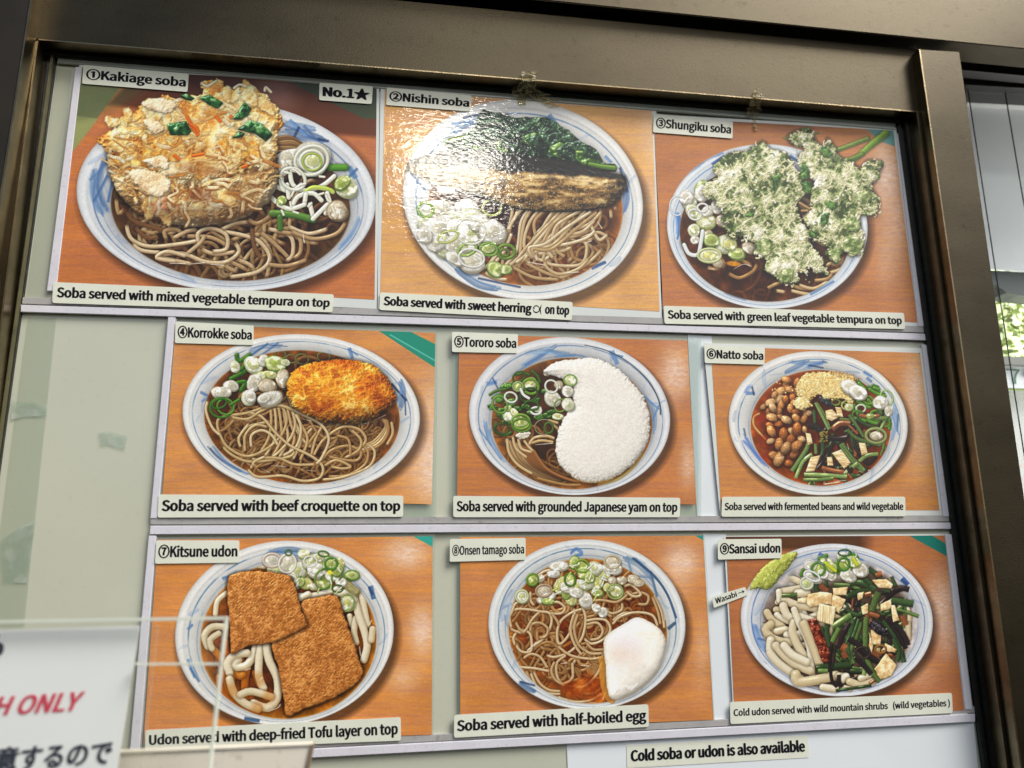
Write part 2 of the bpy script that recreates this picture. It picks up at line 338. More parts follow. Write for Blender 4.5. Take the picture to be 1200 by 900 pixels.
        side = s.q((x + r * .06, y + r * .16, r, r * asp, an), b); sm = (np.clip((1 - side) * mn / 1.5 + .5, 0, 1) * cm)[..., None]; sc = C_([(170, 172, 132), (110, 132, 60), (40, 70, 20), (176, 168, 146), (160, 168, 100), (140, 120, 92)][kind]) * .82; v[:] = v * (1 - sm) + sc * sm
        outer, body, hole = [((188, 194, 150), (236, 236, 212), (206, 212, 134)), ((104, 142, 44), (216, 220, 152), (168, 188, 84)),
                             ((50, 96, 24), (132, 158, 66), (62, 80, 28)), ((196, 190, 170), (246, 243, 232), (214, 206, 176)),
                             ((160, 178, 84), (234, 232, 192), (212, 208, 112)), ((150, 128, 98), (214, 198, 168), (236, 226, 200))][kind]
        rings = .5 + .5 * np.cos(q * math.pi * 2 * (2.5 + R.random()))
        lit = .94 + .10 * np.cos(a + 2.2) + .05 * (vnoise(b[3] - b[1], b[2] - b[0], 4, 4, R) - .5)
        c = np.ones(q.shape + (3,), f32) * C_(body)
        c = c * (1 - .07 * rings[..., None] * (q > .3)[..., None])
        e = np.clip((q - .8) / .16, 0, 1)[..., None]; c = c * (1 - e) + C_(outer) * e
        if thick < 1:
            hq = 1 - thick; hm = np.clip((hq - q) * mn / 3.0 + .5, 0, 1)[..., None] * .8; c = c * (1 - hm) + C_(hole) * (.9 + .1 * np.clip(q / hq, 0, 1))[..., None] * hm
            dk = np.clip(1 - np.abs(q - hq) * mn / 1.8, 0, 1)[..., None] * .16; c = c * (1 - dk)
        sp_ = vnoise(b[3] - b[1], b[2] - b[0], 5, 5, R) - .5; c = c * (lit + .12 * sp_ - .05 * np.cos(a * 9 + sp_ * 8) * (q > .25))[..., None]
        gl = np.exp(-(((a + 2.1 + R.random()) / .35) ** 2)) * np.clip(1 - np.abs(q - .75) / .12, 0, 1) * .3
        c = np.clip(c + gl[..., None], 0, 1)
        gl2 = np.clip(fbm(q.shape[0], q.shape[1], max(4, r * .5), R, 2) * 2.2 - 1.25, 0, .5)[..., None]; c = np.clip(c + gl2, 0, 1)      # wet shine
        m = np.clip((1 - q) * mn / 2.2 + .5, 0, 1) * cm * (.86 + .14 * R.random())
        v[:] = v * (1 - m[..., None]) + c * m[..., None]
    # hollow leek ring (a curl of outer skin)
    def curl(s, x, y, r, asp=.75, an=0, w=5, col=(120, 160, 60), clip=None, arc=360, a0=0):
        a = np.radians(np.arange(a0, a0 + arc + 1, 20)); c, n = math.cos(math.radians(an)), math.sin(math.radians(an))
        px = r * np.cos(a); py = r * asp * np.sin(a)
        s.strand(list(zip(x + px * c - py * n, y + px * n + py * c)), w, col, edge=tuple(np.array(col) * .45), spec=.5, clip=clip, shadow=.35)
    def ring(s, E, k=1.0):
        cx, cy, rx, ry, an = E; ca, sa = math.cos(math.radians(an)), math.sin(math.radians(an))
        return [(cx + k * (rx * math.cos(a) * ca - ry * math.sin(a) * sa), cy + k * (rx * math.cos(a) * sa + ry * math.sin(a) * ca)) for a in np.linspace(0, 2 * math.pi, 48, endpoint=False)]
    def mark(s, name, pts): s.marks.append((name, [(float(x), float(y)) for x, y in pts]))
    def wood(s, base, dark=.85, glare=(), seed=3, tilt=0):
        R = np.random.default_rng(seed)
        n = fbm(s.h, s.w, 26, R, 4, .6, 7, .35); g = vnoise(s.h, s.w, 22, 1.6, R); g2 = vnoise(s.h, s.w, 90, 60, R); p = R.random((s.h, s.w)).astype(f32); p = blur(p, 1) * 2 - 1
        k = 1 + (n - .5) * .17 + (g - .5) * .09 + (g2 - .5) * .10 + p * .09
        base = tuple(v * .9 + 22 * f for v, f in zip(base, (1.0, .95, .85))); s.img[:] = C_(base) * k[..., None]
        s.img[..., 2] *= (1 - (n - .5) * .5)
        for gx, gy, rx, ry, st in glare:
            q = ((s.xx - gx) / rx) ** 2 + ((s.yy - gy) / ry) ** 2; gl = np.exp(-q) * st * (.5 + 1.0 * fbm(s.h, s.w, 7, R, 3, .7, 2.2, .8))
            s.img[:] = s.img + (C_((255, 232, 220)) - s.img) * np.clip(gl, 0, .85)[..., None]
    def bowl(s, O, L, broth, marks=(), ring=.62, tone=(224, 223, 219), shade=.16, edgecol=(150, 84, 24), ringcol=(74, 116, 160), ring2=None):
        qo = s.q(O); ql = s.q(L); mo = min(O[2], O[3]); ml = min(L[2], L[3])
        do = (1 - qo) * mo; dl = (ql - 1) * ml; t = np.clip(dl / np.maximum(dl + do, 1e-3), 0, 1)
        sh = s.q((O[0] + O[2] * .03, O[1] + O[3] * .07, O[2] * 1.03, O[3] * 1.03, O[4]))
        s.img *= (1 - .5 * np.clip((1.03 - sh) * mo / 22, 0, 1))[..., None]
        ang = np.arctan2(s.yy - O[1], s.xx - O[0])
        up = np.sin(ang)                                             # -1 at the top of the picture
        base = np.ones((s.h, s.w, 3), f32) * C_(tone)
        wall = 1 - shade * np.clip(1 - t / .75, 0, 1) * (.8 - .3 * up) - .1 * np.clip(.35 - t, 0, 1) * 2
        lip = .06 * np.exp(-((t - .80) / .07) ** 2) - .10 * np.exp(-((t - .69) / .04) ** 2) * (.5 - .5 * up) - .28 * np.clip((t - .88) / .12, 0, 1) ** 2 * (.8 + .5 * up)
        R = s.rng; n = (fbm(s.h, s.w, 60, R, 3) - .5) * .07 + (fbm(s.h, s.w, 5, R, 2) - .5) * .05
        col = base * (wall + lip + n)[..., None]; 
        def line(t0, wd, k, c, breaks=.0):
            nb = np.clip(fbm(s.h, s.w, 50, R, 2) * 2.4 - .35 + breaks, 0, 1); return np.exp(-((t - t0) / wd) ** 2) * k * nb, C_(c)
        a, c = line(ring, .028, .85, ringcol, .2); col[:] = col * (1 - a[..., None]) + c * a[..., None]
        if ring2: a, c = line(ring2, .02, .5, ringcol); col[:] = col * (1 - a[..., None]) + c * a[..., None]
        m = np.clip(do / 1.5 + .5, 0, 1)[..., None]; s.img[:] = s.img * (1 - m) + np.clip(col, 0, 1) * m
        s.wall = np.clip(do / 2, 0, 1) * np.clip(dl / 2, 0, 1); s.liq = np.clip(-dl / 2 + .5, 0, 1); s.inb = np.clip(do / 2 - 4, 0, 1)
        s.mark('printed_bowl', s.ring(O))
        cq, sq = math.cos(math.radians(O[4])), math.sin(math.radians(O[4]))
        for i in range(16):                                          # thin washes of cobalt between the main marks
            a = i * .39 + R.random() * .5; k = .84 + .05 * R.standard_normal(); u, v = O[2] * k * math.cos(a), O[3] * k * math.sin(a); x, y = O[0] + u * cq - v * sq, O[1] + u * sq + v * cq; th = a + 1.57 + R.standard_normal() * .7; l = (14 + 30 * R.random()) * O[2] / 400
            s.brush([(x - l * math.cos(th), y - l * math.sin(th)), (x, y + 3), (x + l * math.cos(th + .3), y + l * math.sin(th + .3))], 5 + 13 * R.random(), (116, 142, 180), s.wall, .16 + .2 * R.random())
        for pts, w, col in marks: s.brush(pts, w, col, s.wall)       # blue brush marks on the glaze
        dep = np.clip(-dl / 85, 0, 1); nb = fbm(s.h, s.w, 40, R, 4); b0 = C_(broth)
        lc = C_(edgecol) * (1 - dep ** .45)[..., None] + b0 * (dep ** .45)[..., None]
        lc = lc * (.6 + .8 * nb)[..., None] + C_((44, 20, 5)) * (np.clip(nb - .5, 0, 1) * 2)[..., None]
        m = s.liq[..., None]; s.img[:] = s.img * (1 - m) + np.clip(lc, 0, 1) * m
        e = np.exp(-((dl + 1) / 2.6) ** 2)[..., None] * .35; s.img[:] = s.img * (1 - e) + C_(edgecol) * e
    def brush(s, pts, w, col, clip=None, a=.62):
        P = spline(pts, False, 5); d = np.gradient(P, axis=0); d /= np.hypot(d[:, 0], d[:, 1])[:, None] + 1e-6; N = np.stack([-d[:, 1], d[:, 0]], 1)
        n = max(2, int(w / 3.2)); R = s.rng; prof = np.sin(np.linspace(.35, 2.9, len(P)))[:, None] ** .6
        for i in range(n):
            o = ((i + .5) / n - .5) * w * (.9 + .2 * R.random()); i0 = int(R.random() * len(P) * .18); i1 = len(P) - int(R.random() * len(P) * .22)
            if i1 - i0 < 2: i0, i1 = 0, len(P)
            q = (P + N * o * prof)[i0:i1:2]
            if len(q) < 2: q = (P + N * o * prof)[[0, -1]]
            f = .8 + .45 * R.random(); c = tuple(min(255, k * f) for k in col)
            s.strand([tuple(k) for k in q], w / n * 1.7, c, edge=c, spec=0, shadow=0, flat=1, alpha=a * (.45 + .55 * R.random()), clip=clip, step=5)
    # a tangle of noodles wandering inside a region
    def tangle(s, E, n, w, cols, length=(120, 300), curl=.035, clip=None, alpha=1.0, edge=(92, 62, 32), ang=None, spread=3.14, spec=.3, shadow=.5, inside=1.0):
        R = s.rng; cx, cy, rx, ry, an = E; ca, sa = math.cos(math.radians(an)), math.sin(math.radians(an))
        for i in range(n):
            a = R.random() * 6.283; k = math.sqrt(R.random()) * inside; px, py = rx * k * math.cos(a), ry * k * math.sin(a)
            x, y = cx + px * ca - py * sa, cy + px * sa + py * ca
            th = (R.random() * 6.283) if ang is None else math.radians(ang) + (R.random() - .5) * spread
            L = length[0] + R.random() * (length[1] - length[0]); st = w * 1.3; c0 = (R.random() - .5) * 2 * curl; pts = [(x, y)]
            for j in range(int(L / st)):
                c0 += (R.random() - .5) * curl * .7; c0 = max(-curl * 1.5, min(curl * 1.5, c0))
                X, Y = x - cx, y - cy; u, v = (X * ca + Y * sa) / rx, (-X * sa + Y * ca) / ry
                if u * u + v * v > .8:                                # turn along the wall
                    tx = math.atan2(-Y, -X); df = (tx - th + math.pi) % (2 * math.pi) - math.pi; th += max(-.32, min(.32, df))
                th += c0 * st; x += math.cos(th) * st; y += math.sin(th) * st; pts.append((x, y))
            col = cols[int(R.random() * len(cols))]; f = .85 + .25 * R.random()
            s.strand(pts, w * (.88 + .25 * R.random()), tuple(min(255, q * f) for q in col), edge=edge, spec=spec, shadow=shadow, clip=clip, alpha=alpha, grain=.12, wet=1.2, dive=1.8)
    def glints(s, pts, w=2.2, a=.8):
        for p in pts: s.strand(p, w, (255, 250, 240), edge=(235, 220, 200), spec=0, shadow=0, alpha=a, taper=(.5, 1))
    def fleck(s, E, n, size, cols, clip=None, jit=.2):
        R = s.rng; cx, cy, rx, ry, an = E; ca, sa = math.cos(math.radians(an)), math.sin(math.radians(an))
        for i in range(n):
            a = R.random() * 6.283; k = math.sqrt(R.random()); px, py = rx * k * math.cos(a), ry * k * math.sin(a)
            x, y = cx + px * ca - py * sa, cy + px * sa + py * ca; z = size[0] + R.random() * (size[1] - size[0]); col = cols[int(R.random() * len(cols))]
            s.ell((x + 1, y + 1.5, z * 1.1, z * .8, R.random() * 180), (60, 34, 10), 2, .4, clip)
            s.ell((x, y, z, z * (.5 + .4 * R.random()), R.random() * 180), col, 1.3, 1, clip)
            s.ell((x - z * .2, y - z * .25, z * .4, z * .3, 0), tuple(min(255, c * 1.18) for c in col), 1.2, .8, clip)
    def finish(s, sharpen=.12, grain=.02):
        bl = blur(s.img, 2); s.img = np.clip(s.img + (s.img - bl) * sharpen, 0, 1); s.img = s.img + .40 * s.img * (1 - s.img) * (s.img - .42)
        g = s.rng.standard_normal((s.h, s.w)).astype(f32); g = blur(g, 1) * 2.4
        s.img = np.clip(s.img * (1 + (g * grain)[..., None]), 0, 1)
# ---------------------------------------------------------------- the nine pictures
def cv(k, a, b):                                   # closer sketch coordinates into the canvas
    def f(*p):
        if len(p) == 1: return [(x * k + a, y * k + b) for x, y in p[0]]
        return (p[0] * k + a, p[1] * k + b)
    return f
SOBA = [(206, 172, 120), (190, 152, 100), (218, 190, 142), (172, 130, 78)]
DEEP = [(150, 96, 42), (170, 108, 44), (128, 84, 42), (176, 124, 62)]
BLUE = (88, 122, 168); NAVY = (40, 58, 96)

def negi_heap(c, spots, kinds=(0, 1, 3, 4), clip=None):
    R = c.rng
    for x, y, r, asp, an, kd in spots:
        c.leek(x, y, r, asp, an, kd if kd is not None else kinds[int(R.random() * len(kinds))], clip, thick=.25 + .4 * R.random())

def dish_korokke():
    c = Canvas(1200, 874, 4); T = cv(.8286, 137, 51.4)
    c.wood((204, 132, 72), glare=[(1180, 620, 110, 160, .75), (1150, 380, 60, 140, .35), (60, 200, 60, 90, .2)], seed=41)
    c.poly([(880, 40), (985, 40), (1220, 160), (1220, 262)], (34, 138, 116)); c.strand([(985, 95), (1210, 225)], 7, (96, 190, 168), spec=0, shadow=0, flat=.8)
    c.img *= (1 - .35 * np.clip((95 - c.yy) / 40, 0, 1) * np.clip((950 - c.xx) / 300, 0, 1))[..., None]
    O = (627, 415, 477, 323, 3); L = (630, 425, 392, 268, 3)
    marks = [(T([(330, 140), (400, 110), (520, 105)]), 16, BLUE), (T([(350, 150), (430, 95)]), 15, BLUE), (T([(400, 150), (480, 92)]), 12, BLUE), (T([(440, 102), (525, 108)]), 4, NAVY),
             (T([(825, 118), (840, 165)]), 26, BLUE), (T([(820, 120), (865, 150)]), 10, BLUE), (T([(1070, 265), (1085, 330), (1070, 420)]), 22, BLUE), (T([(1030, 290), (1100, 370)]), 13, NAVY), (T([(1085, 300), (1050, 390)]), 9, BLUE), (T([(1095, 360), (1098, 440)]), 7, NAVY),
             (T([(105, 330), (155, 355)]), 20, BLUE), (T([(112, 375), (150, 350)]), 16, BLUE), (T([(138, 590), (200, 655), (320, 725)]), 9, NAVY), (T([(160, 590), (240, 680), (350, 735)]), 13, BLUE)]
    c.bowl(O, L, (52, 24, 10), marks, ring=.55, edgecol=(140, 84, 26))
    c.tangle((640, 470, 350, 200, 3), 60, 13, DEEP, (160, 420), clip=c.liq, alpha=.55, edge=(40, 20, 8))
    c.tangle((640, 500, 340, 170, 3), 60, 12, [(150, 112, 66), (134, 96, 52)], (160, 380), clip=c.liq, alpha=.8, edge=(50, 28, 12))
    c.tangle((600, 520, 330, 150, 3), 44, 10.5, [(180, 134, 80), (166, 118, 66), (196, 156, 104)], (160, 380), clip=c.liq, alpha=.72, edge=(92, 60, 30), curl=.04)
    # noodles to the right of the croquette's foot
    for i, o in enumerate((0, 14, 28, 42)):
        c.strand(T([(980 + i * 8, 455), (1000 + o * .3, 500 + i * 8), (940 + o * .7, 570 + i * 6), (880, 590 + o * .8)]), 12, SOBA[i % 4], edge=(96, 60, 26), dive=1.5, clip=c.liq, wet=1, grain=.1)
    c.strand(T([(1030, 480), (1035, 530), (1010, 580)]), 12, SOBA[0], clip=c.liq)
    W = 11.5
    rings = [[(650, 640), (700, 560), (790, 500), (870, 510), (905, 560), (870, 600), (800, 590)], [(690, 660), (740, 610), (820, 590), (880, 620), (860, 660), (780, 655), (720, 640)],
             [(640, 600), (620, 540), (650, 500)], [(700, 690), (760, 660), (830, 690), (790, 700), (730, 690)], [(720, 740), (820, 730), (900, 680), (915, 620), (890, 590)],
             [(690, 755), (800, 740), (920, 690), (948, 620), (910, 580)], [(830, 510), (880, 560), (870, 610), (800, 650)], [(760, 540), (820, 560), (830, 640)], [(560, 500), (600, 560), (640, 600)],
             [(640, 640), (660, 560), (690, 500), (700, 470)], [(600, 620), (640, 560), (670, 520)]]
    for i, p in enumerate(rings): c.strand(T(p), W, SOBA[i % 3], edge=(92, 60, 28), dive=1.5, clip=c.liq, wet=1, grain=.1)
    for i in range(7):                                        # the fall of noodles from under the leeks
        x = 440 + i * 20; c.strand(T([(x, 380 + (i % 3) * 8), (x + 6 + i * 3, 470), (x - 10 + i * 12, 560), (x - 60 + i * 14, 640 + i * 4)]), W, SOBA[(i * 2) % 4], edge=(96, 66, 34), dive=1.5, wet=1, grain=.1)
    top = [[(520, 330), (550, 420), (560, 500), (520, 580), (440, 650), (350, 655)], [(480, 370), (520, 450), (500, 530), (430, 600), (330, 640), (240, 600), (200, 540), (185, 480), (210, 450), (330, 430), (420, 400)],
           [(560, 430), (590, 500), (570, 590), (500, 640)], [(280, 560), (330, 500), (400, 480), (440, 470)], [(320, 620), (320, 540), (370, 490), (430, 500)], [(350, 600), (350, 540), (400, 515), (450, 540), (480, 590)],
           [(300, 600), (290, 550), (340, 480)], [(210, 590), (250, 630), (330, 665), (440, 660), (540, 640), (560, 610)], [(140, 370), (130, 420), (160, 500), (200, 540)],
           [(330, 700), (380, 740), (500, 735), (600, 760), (680, 745), (695, 690), (640, 640), (540, 590), (470, 530), (400, 450), (340, 430)],
           [(345, 705), (380, 655), (480, 650), (560, 680), (660, 680)], [(430, 410), (500, 395), (600, 440), (690, 490), (725, 560), (690, 650), (660, 680)], [(370, 690), (360, 670), (420, 640)],
           [(250, 450), (330, 460), (400, 420), (480, 395), (560, 420)]]
    for i, p in enumerate(top): c.strand(T(p), W, [(216, 188, 140), (202, 172, 122), (226, 202, 158)][i % 3], edge=(108, 80, 46), dive=1.2, wet=1.2, grain=.1, shadow=.55)
    c.glints(T([(370, 570), (390, 555)]) and [T([(445, 685), (520, 690)]), T([(400, 700), (440, 720)]), T([(590, 705), (660, 712)]), T([(640, 360), (600, 330)]), T([(940, 470), (1000, 440)]), T([(1010, 415), (1050, 375)]), T([(880, 485), (920, 478)]), T([(320, 470), (350, 465)]), T([(760, 487), (800, 490)]), T([(600, 460), (640, 470)])])
    # green leaves and leeks
    for p in ([(250, 265), (300, 240), (340, 215)], [(280, 150), (290, 180), (340, 150)], [(270, 200), (300, 220), (320, 190)], [(265, 290), (320, 280), (300, 320)]):
        c.strand(T(p), 18, (62, 112, 30), edge=(20, 46, 10), spec=.3, flat=.4, grain=.3)
    for x, y, r in ((545, 168, 26), (595, 170, 32), (700, 160, 30), (490, 148, 26)): c.curl(*T(x, y), r * .83, .75, 10, 7, (112, 110, 60), clip=c.liq)
    negi = [(360, 195, 46, .86, 20, 0), (270, 205, 28, .9, 80, 0), (410, 175, 30, .9, 0, 3), (466, 190, 50, .78, 10, 1), (515, 185, 22, .7, 0, 0), (440, 243, 34, .5, 10, 4), (385, 265, 40, .7, -50, 4), (362, 282, 42, .8, -60, 3),
            (502, 262, 34, 1.3, 10, 5), (425, 296, 47, .68, 5, 5), (190, 332, 36, .75, 20, 3), (250, 297, 38, .66, 10, 3), (212, 328, 40, .6, 0, 3), (335, 355, 36, 1.0, -30, 0), (345, 350, 26, 1.1, -30, 3), (440, 358, 60, .55, -18, 3), (410, 360, 34, .6, -20, 3)]
    negi_heap(c, [(*T(x, y), r * .83, a, an, k) for x, y, r, a, an, k in negi])
    c.curl(*T(205, 405), 46, .85, 0, 10, (66, 120, 36)); c.curl(*T(225, 400), 34, .9, 20, 8, (96, 150, 50)); c.curl(*T(195, 385), 30, .6, -20, 8, (56, 110, 30)); c.strand(T([(250, 390), (290, 365)]), 12, (80, 130, 40), edge=(30, 60, 14))
    # the croquette
    cro = T([(520, 300), (545, 235), (610, 195), (700, 180), (780, 170), (860, 178), (940, 200), (1000, 250), (1035, 310), (1050, 365), (1000, 415), (930, 460), (860, 478), (760, 480), (690, 472), (620, 440), (560, 410), (530, 360)])
    c.mark('printed_croquette', spline(cro, True, 30)); sd = c.sdf(spline(cro, True, 12), (0, 0, c.w, c.h)); c.img *= (1 - .55 * np.clip((sd + 16) / 22, 0, 1))[..., None]
    c.mass(cro, [(0, (158, 78, 14)), (.3, (198, 112, 22)), (.6, (220, 138, 34)), (.85, (234, 164, 56)), (1, (246, 196, 104))], scale=26, octv=5, kind='mix', relief=.3, dome=60, rag=7, ragscale=9, spec=.2, amb=.42, mottle=.35, shr=10, gam=.9)
    b = c.box(540, 150, 1030, 460); v = c.img[b[1]:b[3], b[0]:b[2]]; sdb = sd[b[1]:b[3], b[0]:b[2]]
    big = fbm(b[3] - b[1], b[2] - b[0], 90, c.rng, 3); k = np.clip((big - .54) * 3, 0, .5) * np.clip(sdb / 10, 0, 1); v *= (1 - k[..., None] * np.array((.04, .24, .5), f32))
    low = np.clip((c.yy[b[1]:b[3], b[0]:b[2]] - (c.xx[b[1]:b[3], b[0]:b[2]] * -.05 + 420)) / 60, 0, 1) * np.clip(sdb / 3, 0, 1); v *= (1 - .4 * low)[..., None]
    for i in range(240):
        a = c.rng.random() * 6.283; k = math.sqrt(c.rng.random()) * .97; x = 795 + 212 * k * math.cos(a); y = 318 + 122 * k * math.sin(a)
        z = 2 + 5 * c.rng.random(); f = .8 + .3 * c.rng.random(); c.ell((x + 1.5, y + 2.5, z, z * .6, c.rng.random() * 180), (150, 66, 8), 2, .5); c.ell((x, y, z, z * .55, c.rng.random() * 180), (240 * f, 170 * f, 62 * f), 1.8, .55)
    return c

def dish_kakiage():
    c = Canvas(1066, 900, 1); A = cv(.3948, 201.4, 213.2); B = cv(.3948, 592.2, 213.2); T = cv(.7107, 201.4, 521.2); R = c.rng
    c.wood((186, 106, 56), glare=[], seed=11)
    c.poly([(210, 190), (360, 205), (203, 420)], (112, 118, 82)); c.poly([(212, 322), (272, 330), (203, 420)], (146, 150, 96), soft=4)
    c.poly([(380, 205), (1080, 200), (1080, 385), (760, 360), (560, 330), (300, 290)], (86, 44, 24), soft=14, alpha=.85)
    c.poly([(755, 205), (1080, 225), (1080, 330), (1010, 330)], (66, 78, 56), soft=3)
    c.mass([(150, 190), (420, 200), (330, 300), (150, 330)], [(0, (70, 84, 52)), (1, (86, 88, 62))], scale=60, relief=0, dome=1, soft=30, rag=0, shadow=0, spec=0, alpha=.45)
    c.img *= (1 - .3 * np.clip((330 - c.yy) / 120, 0, 1) * np.clip((c.xx - 330) / 200, 0, 1))[..., None]
    c.ell((765, 265, 60, 50, 20), (170, 140, 150), 50, .35)
    O = (628, 545, 416, 264, 3.5); L = (640, 574, 332, 205, 3)
    M = [([(262, 470), (262, 540), (285, 600)], 26, BLUE), ([(290, 440), (275, 520), (300, 590)], 18, (60, 92, 140)), ([(300, 490), (262, 560)], 14, BLUE), ([(320, 470), (300, 560)], 14, (60, 92, 140)), ([(250, 500), (300, 450)], 10, BLUE),
         (B([(490, 330), (600, 350), (720, 370)]), 18, BLUE), (B([(490, 380), (640, 400), (800, 452)]), 20, (70, 104, 150)), (B([(540, 310), (660, 420)]), 12, BLUE), (B([(480, 430), (700, 440), (805, 455)]), 12, (60, 90, 140)), (B([(560, 440), (600, 360)]), 9, NAVY), (B([(640, 350), (720, 440)]), 9, BLUE), (B([(740, 440), (806, 454)]), 8, NAVY),
         (B([(955, 640), (1000, 710)]), 28, BLUE), (B([(960, 700), (1010, 650)]), 16, (70, 104, 150)), ([(940, 690), (975, 650), (1000, 600)], 12, BLUE)]
    c.bowl(O, L, (36, 20, 12), M, ring=.52, shade=.22, tone=(214, 217, 221), edgecol=(96, 66, 34), ringcol=(84, 110, 150), ring2=.3)
    c.tangle((640, 610, 300, 150, 3), 44, 13, [(136, 96, 62), (150, 108, 68), (104, 66, 40)], (140, 360), clip=c.liq, alpha=.65, edge=(34, 20, 10))
    c.tangle((620, 660, 270, 95, 3), 34, 11, SOBA, (140, 300), clip=c.liq, alpha=.7, edge=(84, 56, 32), curl=.04)
    W = 12
    for i in range(9): c.strand([(745 + i * 3, 395 + i * 3), (800 + i * 6, 380 + i * 7), (850 + i * 4, 408 + i * 9)], 9, [(150, 112, 70), (120, 86, 52), (170, 136, 92)][i % 3], edge=(60, 40, 22))
    for p, cc in [([(170, 40), (180, 100), (205, 80)], 1), ([(210, 90), (240, 130), (330, 160), (380, 170)], 3), ([(240, 150), (290, 195), (340, 190)], 3), ([(210, 140), (230, 200), (300, 230), (420, 220), (500, 205)], 2), ([(370, 210), (360, 170), (410, 165), (440, 200)], 1), ([(390, 200), (450, 170), (490, 165)], 0),
                  ([(230, 215), (270, 245), (350, 255)], 2), ([(325, 270), (400, 285), (470, 300)], 0), ([(340, 262), (430, 258), (520, 290), (600, 290), (650, 250), (630, 210)], 2), ([(440, 190), (540, 195), (610, 230)], 1), ([(410, 290), (330, 275), (370, 250), (450, 270)], 2),
                  ([(580, 170), (680, 190), (740, 220), (770, 280), (720, 330), (610, 350)], 2), ([(500, 240), (560, 260), (640, 250)], 0), ([(500, 235), (490, 180), (540, 160), (600, 185), (600, 240), (540, 250)], 2), ([(445, 260), (500, 215), (520, 180)], 0),
                  ([(590, 300), (620, 320), (650, 330)], 1), ([(610, 290), (640, 300), (680, 320)], 1), ([(640, 280), (690, 300), (710, 320)], 0), ([(700, 150), (710, 230), (740, 280)], 3), ([(730, 170), (790, 220), (850, 280)], 1), ([(760, 160), (850, 190), (860, 260), (830, 290)], 2), ([(790, 170), (880, 190), (890, 250), (860, 280)], 1),
                  ([(760, 300), (840, 305), (920, 280)], 1), ([(840, 150), (920, 180), (1000, 160)], 2), ([(850, 170), (940, 200), (1030, 180), (1070, 130)], 1), ([(680, 120), (720, 140), (770, 110), (760, 80)], 1), ([(560, 150), (620, 120), (680, 115)], 2), ([(580, 165), (640, 140), (690, 135)], 2)]:
        c.strand(T(p), W, [(206, 178, 138), (184, 152, 110), (220, 196, 158), (120, 84, 52)][cc], edge=(84, 56, 32), clip=c.liq, wet=1.4, grain=.12, dive=1.3, shadow=.55)
    c.glints([T([(380, 296), (440, 296)]), T([(460, 298), (515, 293)]), T([(540, 300), (590, 303)]), T([(770, 260), (760, 300)]), T([(430, 155), (510, 150)]), T([(900, 180), (905, 215)])], 3)
    # leeks
    c.strand(B([(820, 640), (930, 640)]), 20, (90, 150, 40), edge=(30, 70, 14)); c.strand(T([(780, 100), (860, 105), (940, 125)]), 20, (96, 140, 60), edge=(30, 60, 20), flat=.3); c.strand(T([(810, 115), (812, 160)]), 16, (80, 122, 50), edge=(30, 60, 20), flat=.3)
    for p, cc in [([(460, 560), (520, 530), (600, 520)], 0), ([(440, 700), (520, 660), (600, 640)], 0), ([(420, 760), (480, 790), (540, 810)], 0), ([(540, 680), (560, 760), (640, 800), (760, 770), (850, 700)], 0), ([(480, 700), (490, 790), (560, 800), (620, 760)], 0), ([(640, 820), (700, 780), (800, 790), (840, 810)], 1),
                  ([(560, 900), (600, 840), (700, 820), (760, 870)], 0), ([(390, 830), (440, 880)], 0), ([(650, 830), (640, 900)], 0), ([(800, 820), (820, 900), (790, 960)], 0), ([(520, 760), (530, 850)], 0), ([(460, 900), (540, 930), (640, 900)], 0), ([(680, 900), (700, 980)], 0), ([(700, 1000), (760, 940), (800, 900)], 0)]:
        c.strand(B(p), 13, [(238, 238, 222), (186, 206, 84)][cc], edge=(150, 148, 120), spec=.4, grain=.1, flat=.3)
    for x, y, r, a, an, k in [(520, 580, 70, .9, 20, 3), (690, 560, 128, .82, -20, 3), (700, 600, 92, .95, 40, 0), (705, 590, 66, .9, 10, 0), (930, 770, 84, .85, 40, 0), (905, 745, 66, .62, -40, 1), (870, 940, 80, .85, 20, 5), (880, 960, 56, .8, 0, 5), (480, 868, 36, .9, 0, 1), (470, 640, 60, .9, 0, 3)]:
        c.leek(*B(x, y), r * .395, a, an, k, thick=.3)
    for x, y, r, a, an in ((690, 590, 118, .85, -20), (690, 590, 80, .85, -10), (560, 720, 90, .8, 30)): c.curl(*B(x, y), r * .395, a, an, 10, (232, 234, 214))
    c.curl(*B(695, 600), 66 * .395, .9, 0, 6, (170, 190, 80))
    for i in range(16): x, y = B(430 + R.random() * 420, 640 + R.random() * 330); a = R.random() * 3; c.strand([(x, y), (x + 22 * math.cos(a), y + 22 * math.sin(a))], 7, (236, 234, 220), edge=(160, 150, 120), dive=.5)
    # the mixed tempura
    body = [(300, 440), (330, 540), (380, 590), (470, 620), (560, 625), (660, 605), (730, 575), (765, 520), (768, 440), (740, 380), (500, 370), (330, 400)]
    top = [(276, 385), (320, 352), (345, 322), (400, 290), (450, 268), (500, 272), (560, 262), (562, 228), (610, 224), (640, 250), (680, 238), (716, 246), (752, 276), (772, 306), (784, 340), (770, 386), (764, 440), (700, 470), (600, 500), (500, 500), (400, 480), (330, 450), (300, 420)]
    c.mark('printed_tempura', [(276, 385), (320, 352), (345, 322), (400, 290), (450, 268), (562, 258), (562, 228), (610, 222), (650, 246), (740, 240), (775, 292), (786, 330), (768, 440), (765, 500), (730, 575), (660, 605), (560, 627), (470, 622), (380, 590), (330, 540), (300, 440)])
    sd = c.sdf(spline(body, True, 12), (0, 0, c.w, c.h)); c.img *= (1 - .6 * np.clip((sd + 14) / 18, 0, 1))[..., None]
    cream = [(0, (150, 92, 40)), (.2, (196, 136, 66)), (.45, (222, 174, 102)), (.75, (236, 202, 140)), (1, (248, 228, 184))]
